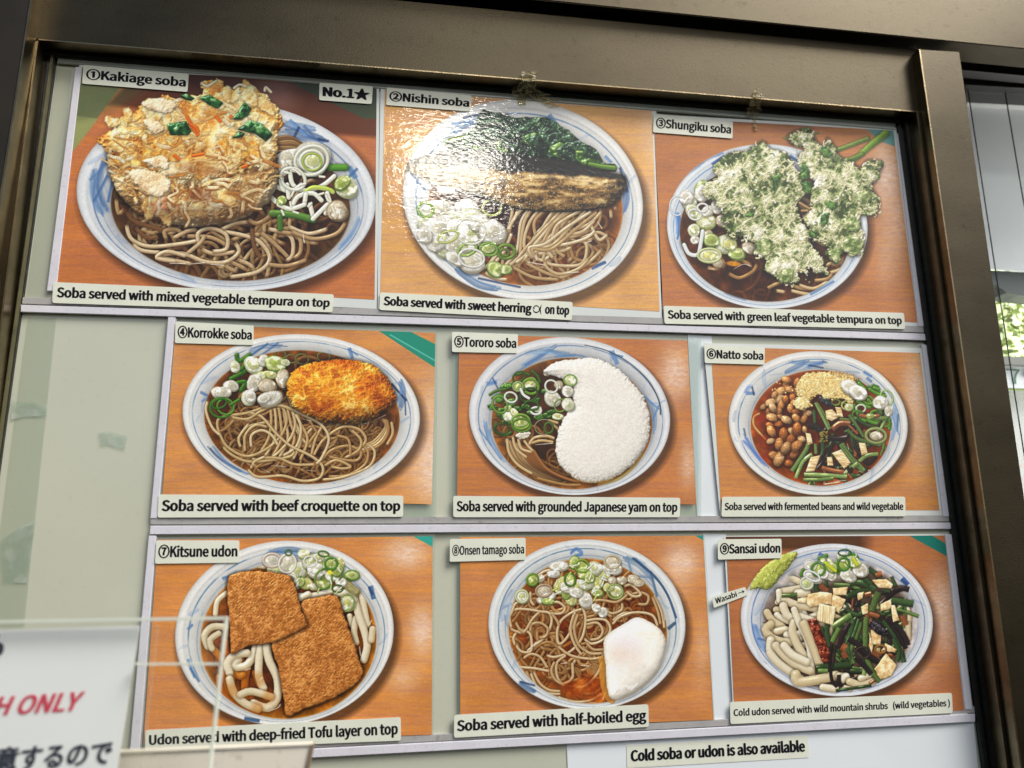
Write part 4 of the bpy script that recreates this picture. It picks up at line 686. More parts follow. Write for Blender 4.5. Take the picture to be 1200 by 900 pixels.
def dish_tororo():
    c = Canvas(1188, 900, 5); T = cv(.7599, 180, 90); R = c.rng
    c.wood((186, 112, 60), glare=[(1050, 240, 70, 110, .6), (1105, 620, 40, 100, .45), (1000, 430, 40, 60, .2)], seed=51)
    O = (602, 424, 425, 332, 6); L = (612, 455, 338, 276, 4)
    M = [(T([(270, 180), (380, 110), (490, 40)]), 26, (110, 140, 176)), (T([(310, 160), (440, 80)]), 24, BLUE), (T([(310, 95), (400, 80), (560, 95)]), 22, (120, 150, 180)), (T([(430, 70), (520, 100), (605, 100)]), 14, (90, 124, 164)), (T([(470, 110), (600, 100), (650, 115)]), 8, BLUE),
         (T([(790, 80), (820, 150)]), 34, BLUE), (T([(790, 100), (850, 110)]), 20, (90, 124, 164)), (T([(100, 260), (150, 250)]), 34, BLUE), (T([(130, 230), (160, 290)]), 8, NAVY), (T([(80, 460), (120, 580), (200, 700)]), 18, BLUE), (T([(55, 510), (120, 600)]), 10, BLUE), (T([(95, 470), (100, 560)]), 10, (110, 140, 176)),
         (T([(960, 320), (1020, 420), (1020, 540)]), 24, (110, 134, 164)), (T([(960, 320), (1050, 400)]), 14, BLUE), (T([(1050, 380), (1010, 480)]), 12, BLUE)]
    c.bowl(O, L, (60, 34, 16), M, ring=.6, shade=.2, tone=(215, 216, 218), edgecol=(150, 96, 36), ringcol=(84, 116, 154), ring2=.12)
    c.strand(T([(640, 45), (760, 75), (880, 140), (990, 240), (1050, 350), (1060, 430)]), 6, (36, 48, 66), spec=0, shadow=0, flat=1, alpha=.8, taper=(.6, 1))
    c.tangle((440, 560, 170, 170, 20), 46, 12, [(150, 100, 50), (170, 116, 58), (120, 80, 40)], (120, 300), clip=c.liq, alpha=.7, edge=(60, 36, 16), ang=35, spread=1.2)
    for i in range(16): c.strand(T([(200 + i * 10, 560 + i * 4), (240 + i * 13, 660 + i * 5), (330 + i * 17, 740 + i * 4), (430 + i * 14, 800 - i)]), 12, SOBA[i % 4] if i < 8 else (168, 112, 60), edge=(84, 50, 24), clip=c.liq, dive=1.5, wet=1)
    for p, k in [([(210, 560), (220, 640), (270, 710), (350, 760)], 2), ([(240, 550), (260, 620), (320, 670)], 2), ([(270, 560), (290, 620), (350, 640)], 2), ([(330, 600), (360, 560), (430, 550), (475, 565)], 2), ([(340, 590), (400, 575), (470, 585)], 0), ([(300, 570), (330, 610), (355, 635)], 2), ([(430, 460), (500, 480)], 0), ([(370, 780), (440, 800), (540, 820), (620, 820)], 3), ([(440, 470), (480, 500), (500, 520)], 1)]:
        c.strand(T(p), 12, SOBA[k], edge=(110, 80, 46), clip=c.liq, wet=1.4, dive=.8)
    c.glints([T([(365, 598), (460, 590)]), T([(290, 555), (330, 545)])], 4)
    for i in range(30):
        x, y = 120 + R.random() * 380, 260 + R.random() * 230
        if (x - 300) ** 2 / 190 ** 2 + (y - 370) ** 2 / 130 ** 2 > 1: continue
        c.mass(T([(x + 30 * math.cos(a + i) * (.6 + .6 * R.random()), y + 20 * math.sin(a + i) * (.6 + .6 * R.random())) for a in (0, 1.2, 2.4, 3.6, 4.8)]), [(0, (26, 52, 14)), (1, (84, 128, 44))], scale=12, relief=.4, dome=5, rag=1, spec=.5, shr=4)
    for p in ([(115, 320), (150, 300), (200, 290)], [(130, 340), (170, 320), (220, 330)], [(350, 190), (380, 220), (390, 250)], [(260, 210), (300, 200), (330, 210)], [(150, 480), (140, 520), (190, 545), (230, 530)]): c.strand(T(p), 12, (70, 104, 34), edge=(24, 44, 10), flat=.3)
    heap = [(335, 255, 40, .8, 0, 4), (270, 275, 30, .9, 0, 1), (460, 340, 48, .85, 20, 3), (560, 240, 36, .85, 10, 0), (545, 300, 34, .9, 0, 3), (548, 375, 40, .85, 30, 0), (495, 265, 26, .9, 0, 5), (490, 440, 34, .5, 0, 4), (225, 430, 40, .7, -40, 0), (280, 470, 46, .7, 0, 1), (215, 395, 22, .8, 0, 1), (250, 420, 30, .6, 40, 4), (430, 200, 20, .8, 0, 5), (380, 400, 22, .8, 0, 0)]
    negi_heap(c, [(*T(x, y), r * .76, a, an, k) for x, y, r, a, an, k in heap])
    for x, y, r, a, an, w, col in ((170, 375, 40, 1.2, -20, 10, (110, 150, 60)), (230, 335, 34, .8, 20, 9, (224, 228, 214)), (340, 275, 44, .9, 30, 12, (110, 150, 44)), (285, 470, 50, .8, 0, 10, (130, 168, 64)), (290, 490, 52, .7, 0, 10, (90, 130, 40)), (455, 275, 36, .9, 50, 9, (226, 228, 208)), (415, 500, 52, .8, 0, 5, (150, 140, 110)), (440, 505, 24, 1.2, 0, 9, (76, 110, 36)), (370, 410, 28, .7, 0, 10, (236, 236, 226)), (505, 380, 32, 1.1, 20, 7, (120, 150, 60)), (560, 240, 38, .85, 10, 6, (120, 160, 60)), (330, 320, 50, .7, -20, 9, (50, 84, 24)), (345, 380, 40, .6, 10, 9, (60, 96, 28)), (275, 220, 36, .7, -30, 8, (70, 92, 34)), (180, 510, 40, .7, 0, 8, (60, 80, 30)), (270, 275, 28, .9, 0, 8, (150, 170, 110))):
        c.curl(*T(x, y), r * .76, a, an, w, col)
    c.strand(T([(285, 290), (300, 320), (330, 340)]), 12, (232, 234, 226), edge=(170, 176, 160)); c.mass(T([(250, 545), (330, 525), (335, 550), (280, 565)]), [(0, (190, 180, 160)), (1, (240, 236, 226))], relief=.3, dome=4, shr=4)
    # grated yam
    yam = T([(412, 195), (450, 155), (520, 130), (600, 122), (680, 115), (760, 140), (840, 190), (910, 260), (970, 340), (1000, 440), (995, 560), (960, 640), (890, 720), (800, 780), (700, 805), (620, 800), (560, 765), (510, 720), (482, 660), (480, 590), (500, 500), (540, 430), (580, 390), (570, 330), (580, 290), (540, 240), (480, 220)])
    c.strand(T([(720, 815), (820, 790), (900, 730), (960, 650)]), 14, (176, 150, 70), edge=(140, 110, 40), spec=.2, shadow=0, alpha=.6)
    c.mass(yam, [(0, (196, 190, 180)), (.5, (204, 198, 188)), (1, (211, 205, 196))], scale=5, octv=2, kind='fbm', relief=.05, dome=34, rag=6, ragscale=12, spec=.06, amb=.72, mottle=.3, shadow=.4)
    c.mark('printed_yam', spline(yam, True, 30)); sd = c.sdf(spline(yam, True, 12), (0, 0, c.w, c.h))
    for i in range(900):
        x, y = 560 + R.random() * 380, 180 + R.random() * 530
        if sd[int(y), int(x)] < 2: continue
        edge = sd[int(y), int(x)] < 45
        if edge or R.random() < .45: z = 1.6 + 2.6 * R.random(); c.ell((x, y, z, z * .7, 0), (236, 230, 220), 1.8, .35 if edge else .06)
    k = np.clip(1 - np.abs(sd) / 5, 0, 1) * np.clip((c.yy - 640) / 60, 0, 1) * .5; c.img[:] = c.img * (1 - k[..., None]) + C_((196, 150, 66)) * k[..., None]
    negi_heap(c, [(*T(560, 240), 27, .85, 10, 0), (*T(548, 375), 29, .85, 30, 0), (*T(545, 300), 26, .85, 0, 3)]); c.curl(*T(560, 240), 27, .85, 10, 6, (120, 160, 60))
    return c

def dish_natto():
    c = Canvas(1200, 873, 6); T = cv(.6463, 254.5, 145.4); R = c.rng
    c.wood((194, 124, 66), glare=[(990, 270, 50, 130, .55), (1010, 480, 60, 160, .35)], seed=61)
    c.poly([(985, 110), (1040, 110), (1040, 150)], (40, 140, 120))
    O = (577, 422, 382, 306, 6); L = (587, 442, 297, 246, 4)
    M = [(T([(280, 95), (350, 60), (440, 10)]), 22, BLUE), (T([(300, 20), (400, 30), (540, 30)]), 16, BLUE), (T([(420, 60), (480, 40), (550, 20)]), 20, BLUE), (T([(440, 45), (530, 62)]), 9, NAVY), (T([(530, 18), (556, 28)]), 8, NAVY), (T([(15, 230), (40, 190), (70, 180)]), 16, (90, 120, 190)), (T([(30, 230), (80, 230)]), 26, BLUE), (T([(65, 190), (75, 240)]), 9, NAVY),
         (T([(800, 90), (850, 120)]), 24, BLUE), (T([(820, 130), (850, 155)]), 26, (84, 110, 150)), (T([(10, 500), (80, 620), (180, 735)]), 14, (70, 110, 190)), (T([(0, 540), (60, 600), (130, 690)]), 14, (90, 120, 190)), (T([(10, 465), (20, 510)]), 9, NAVY), (T([(1000, 300), (1010, 420), (980, 560)]), 14, BLUE), (T([(1025, 370), (1020, 480)]), 12, (70, 96, 130)), (T([(985, 370), (1030, 500)]), 9, BLUE)]
    c.bowl(O, L, (78, 26, 10), M, ring=.58, shade=.16, edgecol=(168, 84, 26), ring2=.1)
    c.strand(T([(110, 365), (75, 390), (80, 450), (150, 530)]), 10, (216, 176, 110), edge=(150, 96, 40), clip=c.liq)
    for i in range(26): x, y = T(100 + R.random() * 120, 350 + R.random() * 330); c.ell((x, y, 16 + 12 * R.random(), 12, 0), (120 + 60 * R.random(), 40, 10), 12, .35, c.liq)
    # beans
    beans = [(290, 140, 30), (360, 160, 30), (290, 180, 28), (250, 215, 34), (210, 240, 24), (310, 205, 28), (355, 210, 30), (240, 268, 34), (285, 270, 26), (330, 255, 28), (185, 290, 34), (140, 318, 24), (255, 308, 30), (200, 325, 32), (175, 345, 26), (240, 350, 28), (315, 330, 28), (350, 350, 26), (430, 362, 26), (195, 388, 36), (250, 385, 22), (290, 405, 34), (355, 395, 32), (405, 400, 28), (240, 430, 28), (190, 480, 36), (360, 465, 40), (270, 500, 40), (330, 480, 30), (390, 530, 26), (320, 530, 36), (240, 565, 38), (285, 590, 40), (355, 575, 40), (210, 640, 36), (240, 665, 44), (340, 625, 34), (305, 690, 30), (185, 545, 26), (180, 440, 26), (255, 630, 26), (410, 470, 22), (330, 300, 24), (390, 250, 26), (400, 330, 24)]
    beans.sort(key=lambda b: b[1] * .4 + R.random() * 60)
    for x, y, r in beans:
        cx, cy = T(x, y); r = r * .68; an = R.random() * 180; q = c.q((cx, cy, r * 1.08, r * .70, an)); f = .88 + .24 * R.random()
        c.ell((cx + 1, cy + r * .3, r * 1.15, r * .9, an), (50, 18, 6), 8, .6)
        b = c.box(cx - r - 2, cy - r - 2, cx + r + 2, cy + r + 2); qq = q[b[1]:b[3], b[0]:b[2]]; X = (c.xx[b[1]:b[3], b[0]:b[2]] - cx) / r; Y = (c.yy[b[1]:b[3], b[0]:b[2]] - cy) / r
        nz = np.sqrt(np.clip(1 - qq ** 2, 0, 1)); lam = np.clip(-X * .35 - Y * .55 + nz * .75, 0, 1); tex = vnoise(*X.shape, 3.5, 3.5, R); base = C_([(212, 158, 102), (196, 132, 76), (222, 176, 124), (184, 108, 50)][int(R.random() * 4)]) * f
        col = base * (.52 + .62 * lam + .34 * (tex - .5))[..., None]; hi = np.clip(lam - .82, 0, 1) * 4 * np.clip(tex * 2 - .5, 0, 1); col = np.clip(col + (hi * .5)[..., None] * C_((255, 236, 206)), 0, 1)
        c.mix(b, np.clip((1 - qq) * r * .7 / 1.4 + .4, 0, 1), col)
    # leaves and leeks at the right
    for p in ([(830, 190), (880, 220), (930, 235)], [(750, 270), (800, 300), (830, 310)], [(820, 260), (860, 300), (930, 330)], [(700, 300), (740, 340), (780, 360)], [(780, 380), (850, 410), (900, 420)], [(860, 180), (890, 190)], [(760, 150), (800, 190)], [(900, 340), (960, 400), (960, 450)], [(850, 360), (900, 400), (960, 390)], [(740, 310), (760, 370), (800, 400)]):
        for o in (0, 14): c.strand(T([(x + o * .6, y + o) for x, y in p]), 14, [(66, 116, 34), (96, 150, 44)][o > 0], edge=(22, 50, 10), flat=.3, grain=.3, spec=.5)
    for x, y, r, a, an, w, col in ((830, 275, 34, .7, 20, 8, (110, 156, 50)), (900, 380, 60, .6, 10, 9, (104, 150, 46)), (780, 330, 30, .8, 0, 8, (214, 220, 190)), (940, 420, 34, .8, 40, 8, (90, 140, 40)), (950, 260, 40, 1.3, -20, 8, (170, 196, 130)), (760, 370, 36, .7, 0, 8, (84, 130, 40)), (680, 265, 56, .6, 10, 7, (120, 152, 60)), (615, 290, 26, .7, 0, 7, (120, 150, 60)), (690, 310, 36, .8, 0, 8, (190, 190, 110))): c.curl(*T(x, y), r * .646, a, an, w, col)
    # mountain vegetables
    sl = [([(470, 340), (475, 400), (480, 480)], 22, 1), ([(530, 380), (560, 440), (540, 480)], 30, 2), ([(430, 440), (500, 460), (540, 540)], 40, 2), ([(700, 370), (750, 440), (800, 520)], 22, 0), ([(750, 400), (820, 440), (900, 460)], 20, 1), ([(600, 380), (560, 370)], 24, 2), ([(720, 500), (730, 570), (760, 600)], 30, 1), ([(640, 560), (660, 640), (700, 700)], 30, 2), ([(520, 560), (520, 640), (510, 700)], 30, 2), ([(560, 660), (600, 700), (680, 690)], 24, 2), ([(780, 640), (830, 690), (880, 640)], 34, 2),
          ([(435, 490), (430, 580), (370, 680), (325, 745)], 30, 0), ([(460, 630), (400, 680), (350, 790)], 26, 5), ([(480, 560), (485, 630)], 22, 0), ([(520, 520), (530, 600), (520, 640)], 26, 1), ([(480, 290), (520, 370), (570, 470)], 20, 5), ([(490, 290), (540, 370), (580, 465)], 12, 0), ([(560, 520), (620, 530), (690, 520)], 36, 2), ([(600, 550), (560, 640), (490, 730)], 22, 2), ([(690, 470), (760, 530), (910, 575)], 24, 0), ([(650, 560), (700, 640), (800, 745)], 38, 5), ([(655, 570), (720, 650), (790, 750)], 14, 0), ([(740, 540), (750, 600), (790, 640)], 18, 2),
          ([(770, 680), (820, 640), (895, 630)], 26, 5), ([(720, 720), (760, 690)], 30, 5), ([(405, 765), (540, 770), (690, 780)], 28, 5), ([(400, 800), (500, 800), (600, 790)], 26, 0), ([(540, 830), (640, 815)], 10, 6), ([(940, 500), (930, 580), (910, 640)], 16, 0), ([(520, 720), (600, 740), (670, 750)], 30, 4), ([(690, 760), (720, 790)], 16, 4), ([(590, 470), (640, 430), (710, 430)], 40, 4), ([(700, 440), (760, 500)], 14, 4)]
    for i in range(90):
        x, y = 400 + 520 * R.random(), 380 + 440 * R.random()
        if x < 640 - (y - 380) * .55: continue
        a = R.random() * 3.14; l = 30 + 60 * R.random(); sliver(c, T([(x - l * math.cos(a), y - l * math.sin(a)), (x + 6, y + 5), (x + l * math.cos(a + .2), y + l * math.sin(a + .2))]), (14 + 14 * R.random()) * .646, [0, 1, 2, 2, 1, 5, 4][int(R.random() * 7)], c.liq)
    for p, w, k in sl: sliver(c, T(p), w * .646, k, c.liq)
    for P in ([(545, 345), (590, 335), (640, 385), (590, 415), (555, 400)], [(610, 320), (650, 325), (665, 390), (625, 380)], [(765, 555), (810, 560), (825, 625), (785, 640)], [(590, 625), (650, 600), (715, 690), (670, 730)], [(450, 650), (515, 640), (475, 745), (415, 750)], [(555, 650), (590, 650), (600, 710), (560, 710)], [(415, 490), (450, 500), (465, 560), (430, 575)]):
        slab(c, T(P), BAM, relief=.25, aniso=(2, .5))
    c.mass(T([(505, 255), (560, 260), (600, 310), (580, 320), (520, 290)]), [(0, (24, 26, 28)), (1, (70, 74, 76))], scale=10, relief=.4, dome=5, spec=.6, shr=4)
    c.curl(*T(880, 510), 66 * .646, .72, 5, 13, (150, 160, 100)); c.leek(*T(880, 510), 30, .6, 5, 5)
    for i in range(30): x, y = T(510 + 50 * R.random(), 480 + 70 * R.random()); c.ell((x, y, 4, 3, 0), (120 + 50 * R.random(), 130, 60), 1.5)
    # tempura crumbs
    for P in (T([(370, 170), (400, 110), (470, 95), (560, 90), (640, 100), (720, 120), (740, 160), (700, 200), (740, 250), (710, 290), (640, 260), (560, 270), (520, 240), (470, 250), (450, 280), (380, 250), (350, 210)]), T([(330, 290), (370, 255), (430, 270), (450, 310), (400, 340), (350, 325)])):
        c.mass(P, [(0, (190, 146, 74)), (.4, (224, 188, 116)), (1, (246, 226, 168))], scale=14, octv=3, kind='mix', relief=.5, dome=12, rag=7, ragscale=9, spec=.2, amb=.5)
        sd = c.sdf(spline(P, True, 12), (0, 0, c.w, c.h))
        for i in range(500):
            x, y = P[0][0] - 20 + R.random() * 270, 190 + R.random() * 160
            if sd[int(y), int(x)] < -3: continue
            z = 2.5 + 4 * R.random(); f = .9 + .15 * R.random(); c.ell((x + 1, y + 2, z, z * .8, 0), (176, 124, 56), 2, .55); c.ell((x, y, z, z * .8, R.random() * 90), (244 * f, 218 * f, 152 * f), 1.6, .95)
    c.fleck((*T(670, 110), 70, 12, 12), 60, (2, 4), [(190, 140, 90), (210, 170, 110)]); c.fleck((*T(290, 210), 60, 50, 12), 20, (2, 5), [(230, 200, 140)])
    negi_heap(c, [(*T(x, y), r * .646, a, an, k) for x, y, r, a, an, k in [(710, 190, 66, .7, 30, 3), (760, 222, 62, .72, 20, 3), (908, 288, 52, .8, 10, 3), (962, 345, 28, 1.2, 0, 3), (840, 380, 26, .7, 0, 1), (700, 320, 30, .8, 0, 4)]])
    c.glints([T([(220, 660), (270, 650)]), T([(600, 810), (680, 805)]), T([(690, 560), (700, 600)]), T([(760, 740), (780, 750)])], 3)
    return c

def dish_kitsune():
    c = Canvas(1148, 900, 7); T = cv(.7932, 170.7, 62.1); R = c.rng
    c.wood((206, 128, 66), glare=[(1010, 120, 80, 60, .6), (1070, 400, 50, 90, .6), (1000, 570, 60, 50, .35)], seed=71)
    c.poly([(1030, 55), (1150, 50), (1150, 120)], (56, 160, 146))
    O = (568, 409, 398, 334, -7); L = (583, 435, 320, 285, -8)
    M = [(T([(420, 75), (520, 60), (600, 70)]), 26, BLUE), (T([(470, 60), (560, 85)]), 14, BLUE), (T([(220, 190), (260, 175)]), 24, BLUE), (T([(895, 225), (910, 280)]), 34, (60, 96, 140)), (T([(890, 230), (905, 260)]), 12, NAVY), (T([(320, 830), (385, 840)]), 24, (60, 90, 130)), (T([(60, 560), (90, 640)]), 18, BLUE), (T([(70, 600), (110, 660)]), 14, BLUE), (T([(840, 640), (880, 600)]), 14, BLUE), (T([(60, 420), (80, 400)]), 18, BLUE)]
    c.bowl(O, L, (80, 34, 8), M, ring=.5, shade=.14, edgecol=(196, 128, 36), ring2=.15, ringcol=(60, 108, 150))
    AM = (186, 104, 26); A2 = (204, 130, 46)
    for p, w, cc in [([(200, 560), (230, 640), (240, 720)], 34, AM), ([(230, 480), (240, 540), (300, 560)], 34, AM), ([(330, 600), (320, 660), (320, 740)], 34, AM), ([(150, 480), (200, 540), (280, 630), (310, 630)], 34, A2), ([(350, 800), (300, 770), (260, 700), (260, 640)], 36, A2), ([(200, 640), (220, 720), (300, 790), (380, 800)], 30, AM), ([(370, 620), (400, 700), (420, 730)], 34, AM)]:
        udon(c, T(p), w * .8, col=cc, edge=(110, 54, 10), clip=c.liq)
    for p, k, w in [([(150, 500), (135, 450), (170, 410), (230, 410)], 1, 32), ([(170, 510), (160, 470), (200, 440)], 1, 28), ([(235, 255), (195, 290), (185, 350)], 0, 24), ([(355, 125), (410, 132)], 2, 24), ([(380, 450), (360, 540), (320, 590), (270, 590), (290, 560)], 0, 36), ([(330, 530), (270, 540), (240, 580), (250, 620)], 0, 36), ([(400, 470), (385, 560), (385, 640), (405, 690)], 0, 36), ([(420, 480), (430, 560), (470, 650), (465, 740), (420, 780), (360, 760)], 0, 38), ([(250, 650), (270, 710), (320, 760), (380, 785)], 1, 36), ([(300, 720), (350, 705), (440, 730)], 1, 34),
                    ([(800, 360), (810, 400)], 1, 26), ([(830, 370), (820, 430), (830, 480)], 1, 30), ([(820, 200), (850, 240), (865, 320), (880, 400)], 0, 32), ([(820, 270), (840, 350), (870, 440), (880, 500), (865, 560)], 0, 34), ([(905, 420), (900, 470)], 1, 30), ([(570, 270), (650, 265), (740, 235)], 2, 30), ([(740, 260), (800, 250), (820, 290)], 2, 28), ([(570, 280), (610, 260)], 0, 30)]:
        udon(c, T(p), w * .8, k, clip=c.liq)
    for x0, y0 in ((385, 650), (380, 780), (260, 700), (430, 730)): c.ell((*T(x0, y0), 22, 26, 0), AM, 20, .45, c.liq)
    c.glints([T([(425, 798), (470, 780), (482, 765)]), T([(320, 610), (345, 600)]), T([(390, 655), (400, 640)]), T([(845, 500), (850, 540)]), T([(890, 400), (900, 380)])], 4)
    heap = [(445, 105, 44, .8, 0, 3), (450, 150, 30, .8, 20, 0), (515, 120, 44, 1.1, 20, 3), (530, 205, 42, .9, 30, 3), (560, 150, 40, 1.0, 10, 0), (620, 110, 42, .8, 10, 0), (590, 75, 30, .7, 0, 4), (680, 110, 46, .8, 0, 4), (740, 125, 36, .9, 0, 4), (680, 190, 42, 1.1, 20, 1), (650, 150, 44, .8, 0, 3), (720, 170, 34, .8, 0, 0), (600, 210, 34, .7, 0, 4), (570, 200, 26, .9, 0, 1), (710, 120, 36, .9, 30, 1), (810, 172, 36, .62, 0, 1), (790, 300, 36, 1.0, 30, 4), (640, 225, 28, .6, 0, 5), (760, 205, 26, .8, 0, 3), (470, 150, 26, .9, 0, 0), (740, 150, 30, .9, 0, 1), (660, 90, 26, .8, 0, 0)]
    for p in ([(560, 180), (640, 170), (720, 190)], [(600, 90), (700, 100), (740, 130)], [(760, 190), (800, 230), (830, 250)]): c.strand(T(p), 30, (170, 160, 110), edge=(80, 80, 40), flat=.3, grain=.5)
    negi_heap(c, [(*T(x, y), r * .793, a, an, k) for x, y, r, a, an, k in heap])
    for x, y, r, a, an, w, col in ((445, 105, 40, .75, 0, 11, (216, 196, 176)), (515, 120, 38, 1.15, 20, 9, (236, 226, 210)), (530, 205, 34, .9, 30, 10, (240, 230, 212)), (680, 190, 38, 1.2, 20, 7, (110, 150, 60)), (715, 120, 28, .9, 0, 9, (84, 130, 50)), (810, 172, 34, .6, 0, 6, (120, 156, 70)), (785, 300, 34, 1.2, 30, 6, (140, 160, 100)), (520, 70, 14, .9, 0, 6, (90, 120, 50)), (680, 75, 24, .5, 10, 6, (80, 120, 50)), (745, 235, 24, .7, 0, 6, (60, 100, 40)), (620, 110, 30, .8, 0, 6, (240, 240, 226))): c.curl(*T(x, y), r * .793, a, an, w, col)
    c.ell((*T(710, 160), 10, 8, 0), (236, 216, 60), 2)
    for i in range(18): x, y = T(560 + R.random() * 230, 90 + R.random() * 160); a = R.random() * 3; c.strand([(x, y), (x + 24 * math.cos(a), y + 24 * math.sin(a))], 6, [(240, 240, 224), (190, 200, 120), (60, 96, 34)][i % 3], edge=(110, 110, 80), flat=.4, dive=.4)
    TF = [(0, (136, 80, 32)), (.35, (158, 97, 42)), (.7, (174, 110, 51)), (1, (196, 134, 74))]
    for P in (T([(445, 480), (580, 410), (575, 300), (640, 275), (745, 262), (780, 350), (800, 430), (850, 560), (862, 630), (790, 700), (690, 750), (590, 790), (510, 822), (495, 740), (465, 600)]), T([(243, 190), (300, 165), (400, 150), (470, 170), (525, 180), (565, 250), (575, 330), (600, 405), (520, 450), (440, 480), (330, 500), (265, 535), (250, 440), (245, 320)])):
        c.mark('printed_tofu', P)
        PP = [(x + 3 * R.standard_normal(), y + 3 * R.standard_normal()) for x, y in P]
        sd = c.sdf(spline(PP, True, 16), (0, 0, c.w, c.h)); c.img *= (1 - .6 * np.clip((sd + 12) / 14, 0, 1))[..., None]
        c.mass(PP, TF, scale=9, octv=3, kind='mix', relief=.42, dome=10, rag=5, ragscale=22, spec=.3, amb=.5, mottle=.2, shadow=.3)
    return c

def dish_tamago():
    c = Canvas(1086, 900, 8); T = cv(.6896, 232.7, 62.1); R = c.rng
    c.wood((196, 122, 66), glare=[(930, 150, 60, 60, .6), (900, 250, 60, 160, .2), (1000, 480, 30, 120, .25)], seed=81)
    c.poly([(975, 55), (1010, 55), (1010, 75)], (40, 140, 130))
    O = (582, 378, 358, 309, 3); L = (585, 402, 288, 262, 12)
    M = [(T([(420, 85), (450, 60), (480, 85), (440, 95), (425, 80)]), 12, (60, 104, 160)), (T([(50, 430), (80, 340), (130, 260)]), 18, (140, 160, 186)), (T([(60, 370), (110, 350)]), 14, (140, 160, 186)), (T([(90, 440), (100, 350)]), 12, (150, 170, 190)), (T([(690, 110), (780, 140), (860, 230)]), 26, (110, 134, 160)), (T([(720, 100), (740, 180)]), 18, (110, 134, 160)), (T([(740, 200), (870, 210)]), 16, (120, 142, 166)), (T([(840, 180), (875, 310)]), 18, (90, 118, 150)), (T([(760, 110), (830, 180)]), 12, BLUE),
         (T([(935, 480), (970, 450)]), 20, (50, 80, 110)), (T([(150, 760), (190, 790), (240, 815)]), 20, (50, 84, 130)), (T([(160, 760), (230, 780)]), 8, NAVY)]
    c.bowl(O, L, (92, 36, 12), M, ring=.52, shade=.12, tone=(219, 221, 220), edgecol=(180, 122, 48), ringcol=(52, 96, 136), ring2=.18)
    c.strand(T([(750, 110), (860, 200), (930, 300), (975, 420)]), 9, (50, 80, 116), spec=0, shadow=0, flat=1, alpha=.8)
    c.tangle((560, 420, 260, 240, 0), 80, 11, [(170, 96, 36), (150, 84, 34), (190, 116, 50), (130, 80, 40)], (140, 360), clip=c.liq, alpha=.7, edge=(80, 36, 12), curl=.045)
    c.tangle((520, 400, 210, 190, 0), 64, 10.5, [(196, 150, 96), (180, 136, 84), (160, 116, 70)], (140, 360), clip=c.liq, alpha=.95, edge=(96, 58, 26), curl=.045)
    LT = [(216, 186, 142), (202, 168, 122), (224, 198, 156), (188, 150, 104)]
    for p, k in [([(110, 480), (100, 420), (130, 380), (200, 380), (260, 390), (310, 400), (320, 450), (290, 520), (230, 570), (190, 600)], 2), ([(130, 570), (120, 530), (150, 490), (200, 500), (215, 540), (210, 600), (160, 600), (130, 560)], 2), ([(210, 500), (215, 460), (260, 450), (300, 480), (290, 520), (250, 530)], 1), ([(100, 480), (170, 500), (220, 430), (260, 390)], 0), ([(115, 580), (110, 640), (150, 680), (230, 690), (310, 705)], 2), ([(170, 640), (210, 615), (260, 630), (300, 690)], 0),
                 ([(440, 370), (440, 450), (400, 530), (360, 560), (350, 500), (370, 440), (420, 400), (470, 380), (530, 375)], 2), ([(480, 360), (500, 430), (480, 530), (420, 600), (340, 630), (290, 620)], 2), ([(350, 570), (400, 610), (450, 630), (530, 640), (590, 630)], 0), ([(500, 440), (560, 430), (610, 440), (630, 490), (590, 540), (530, 560), (490, 530)], 2), ([(520, 540), (570, 530), (590, 490), (560, 450), (500, 460)], 0), ([(500, 550), (540, 590), (600, 590)], 1), ([(480, 570), (520, 610), (590, 610)], 0), ([(400, 620), (350, 660), (350, 730), (380, 770), (430, 740), (430, 680), (450, 640)], 0), ([(340, 650), (320, 700), (340, 750), (390, 780)], 1),
                 ([(510, 340), (580, 330), (660, 340), (710, 310), (730, 280)], 1), ([(640, 440), (700, 400), (770, 400)], 2), ([(640, 460), (680, 420), (760, 395), (850, 410), (880, 470)], 2), ([(740, 300), (790, 290), (830, 310), (820, 350), (770, 350)], 1), ([(700, 260), (740, 250), (790, 300), (750, 310), (710, 280)], 2), ([(860, 300), (900, 390), (915, 480)], 2), ([(850, 310), (880, 390), (895, 460)], 1), ([(870, 300), (910, 380), (918, 440)], 0),
                 ([(210, 710), (240, 780), (300, 820), (370, 825)], 2), ([(225, 705), (260, 770), (310, 805), (370, 810)], 0), ([(185, 700), (220, 770), (290, 835), (380, 850), (470, 870), (560, 875)], 1), ([(350, 840), (430, 865), (520, 860), (590, 820)], 2), ([(590, 650), (560, 720), (500, 780), (440, 790)], 0), ([(430, 650), (435, 730)], 0), ([(130, 440), (150, 480), (175, 500)], 1), ([(300, 360), (350, 340), (390, 370), (370, 400), (310, 400)], 2), ([(320, 400), (350, 440), (360, 470)], 1), ([(460, 400), (440, 480), (460, 560), (500, 600)], 1), ([(440, 400), (420, 480), (440, 560), (480, 620)], 0), ([(210, 280), (210, 330), (230, 360)], 2), ([(240, 210), (280, 180), (320, 170)], 2), ([(110, 400), (130, 350), (170, 340)], 2), ([(600, 380), (640, 400), (690, 380), (690, 340)], 0), ([(250, 230), (290, 200), (350, 200)], 1), ([(640, 420), (600, 400), (540, 400)], 1)]:
        c.strand(T(p), 10.5, LT[k], edge=(96, 60, 30), clip=c.liq, wet=1.3, grain=.08, dive=1, shadow=.55)
    c.mass(T([(370, 780), (440, 740), (520, 720), (580, 760), (610, 820), (590, 860), (500, 850), (410, 840)]), [(0, (120, 46, 10)), (.5, (170, 78, 20)), (1, (206, 116, 38))], scale=30, relief=.08, dome=1, rag=20, ragscale=34, shadow=0, alpha=.7, soft=30, amb=.6, clip=c.liq)
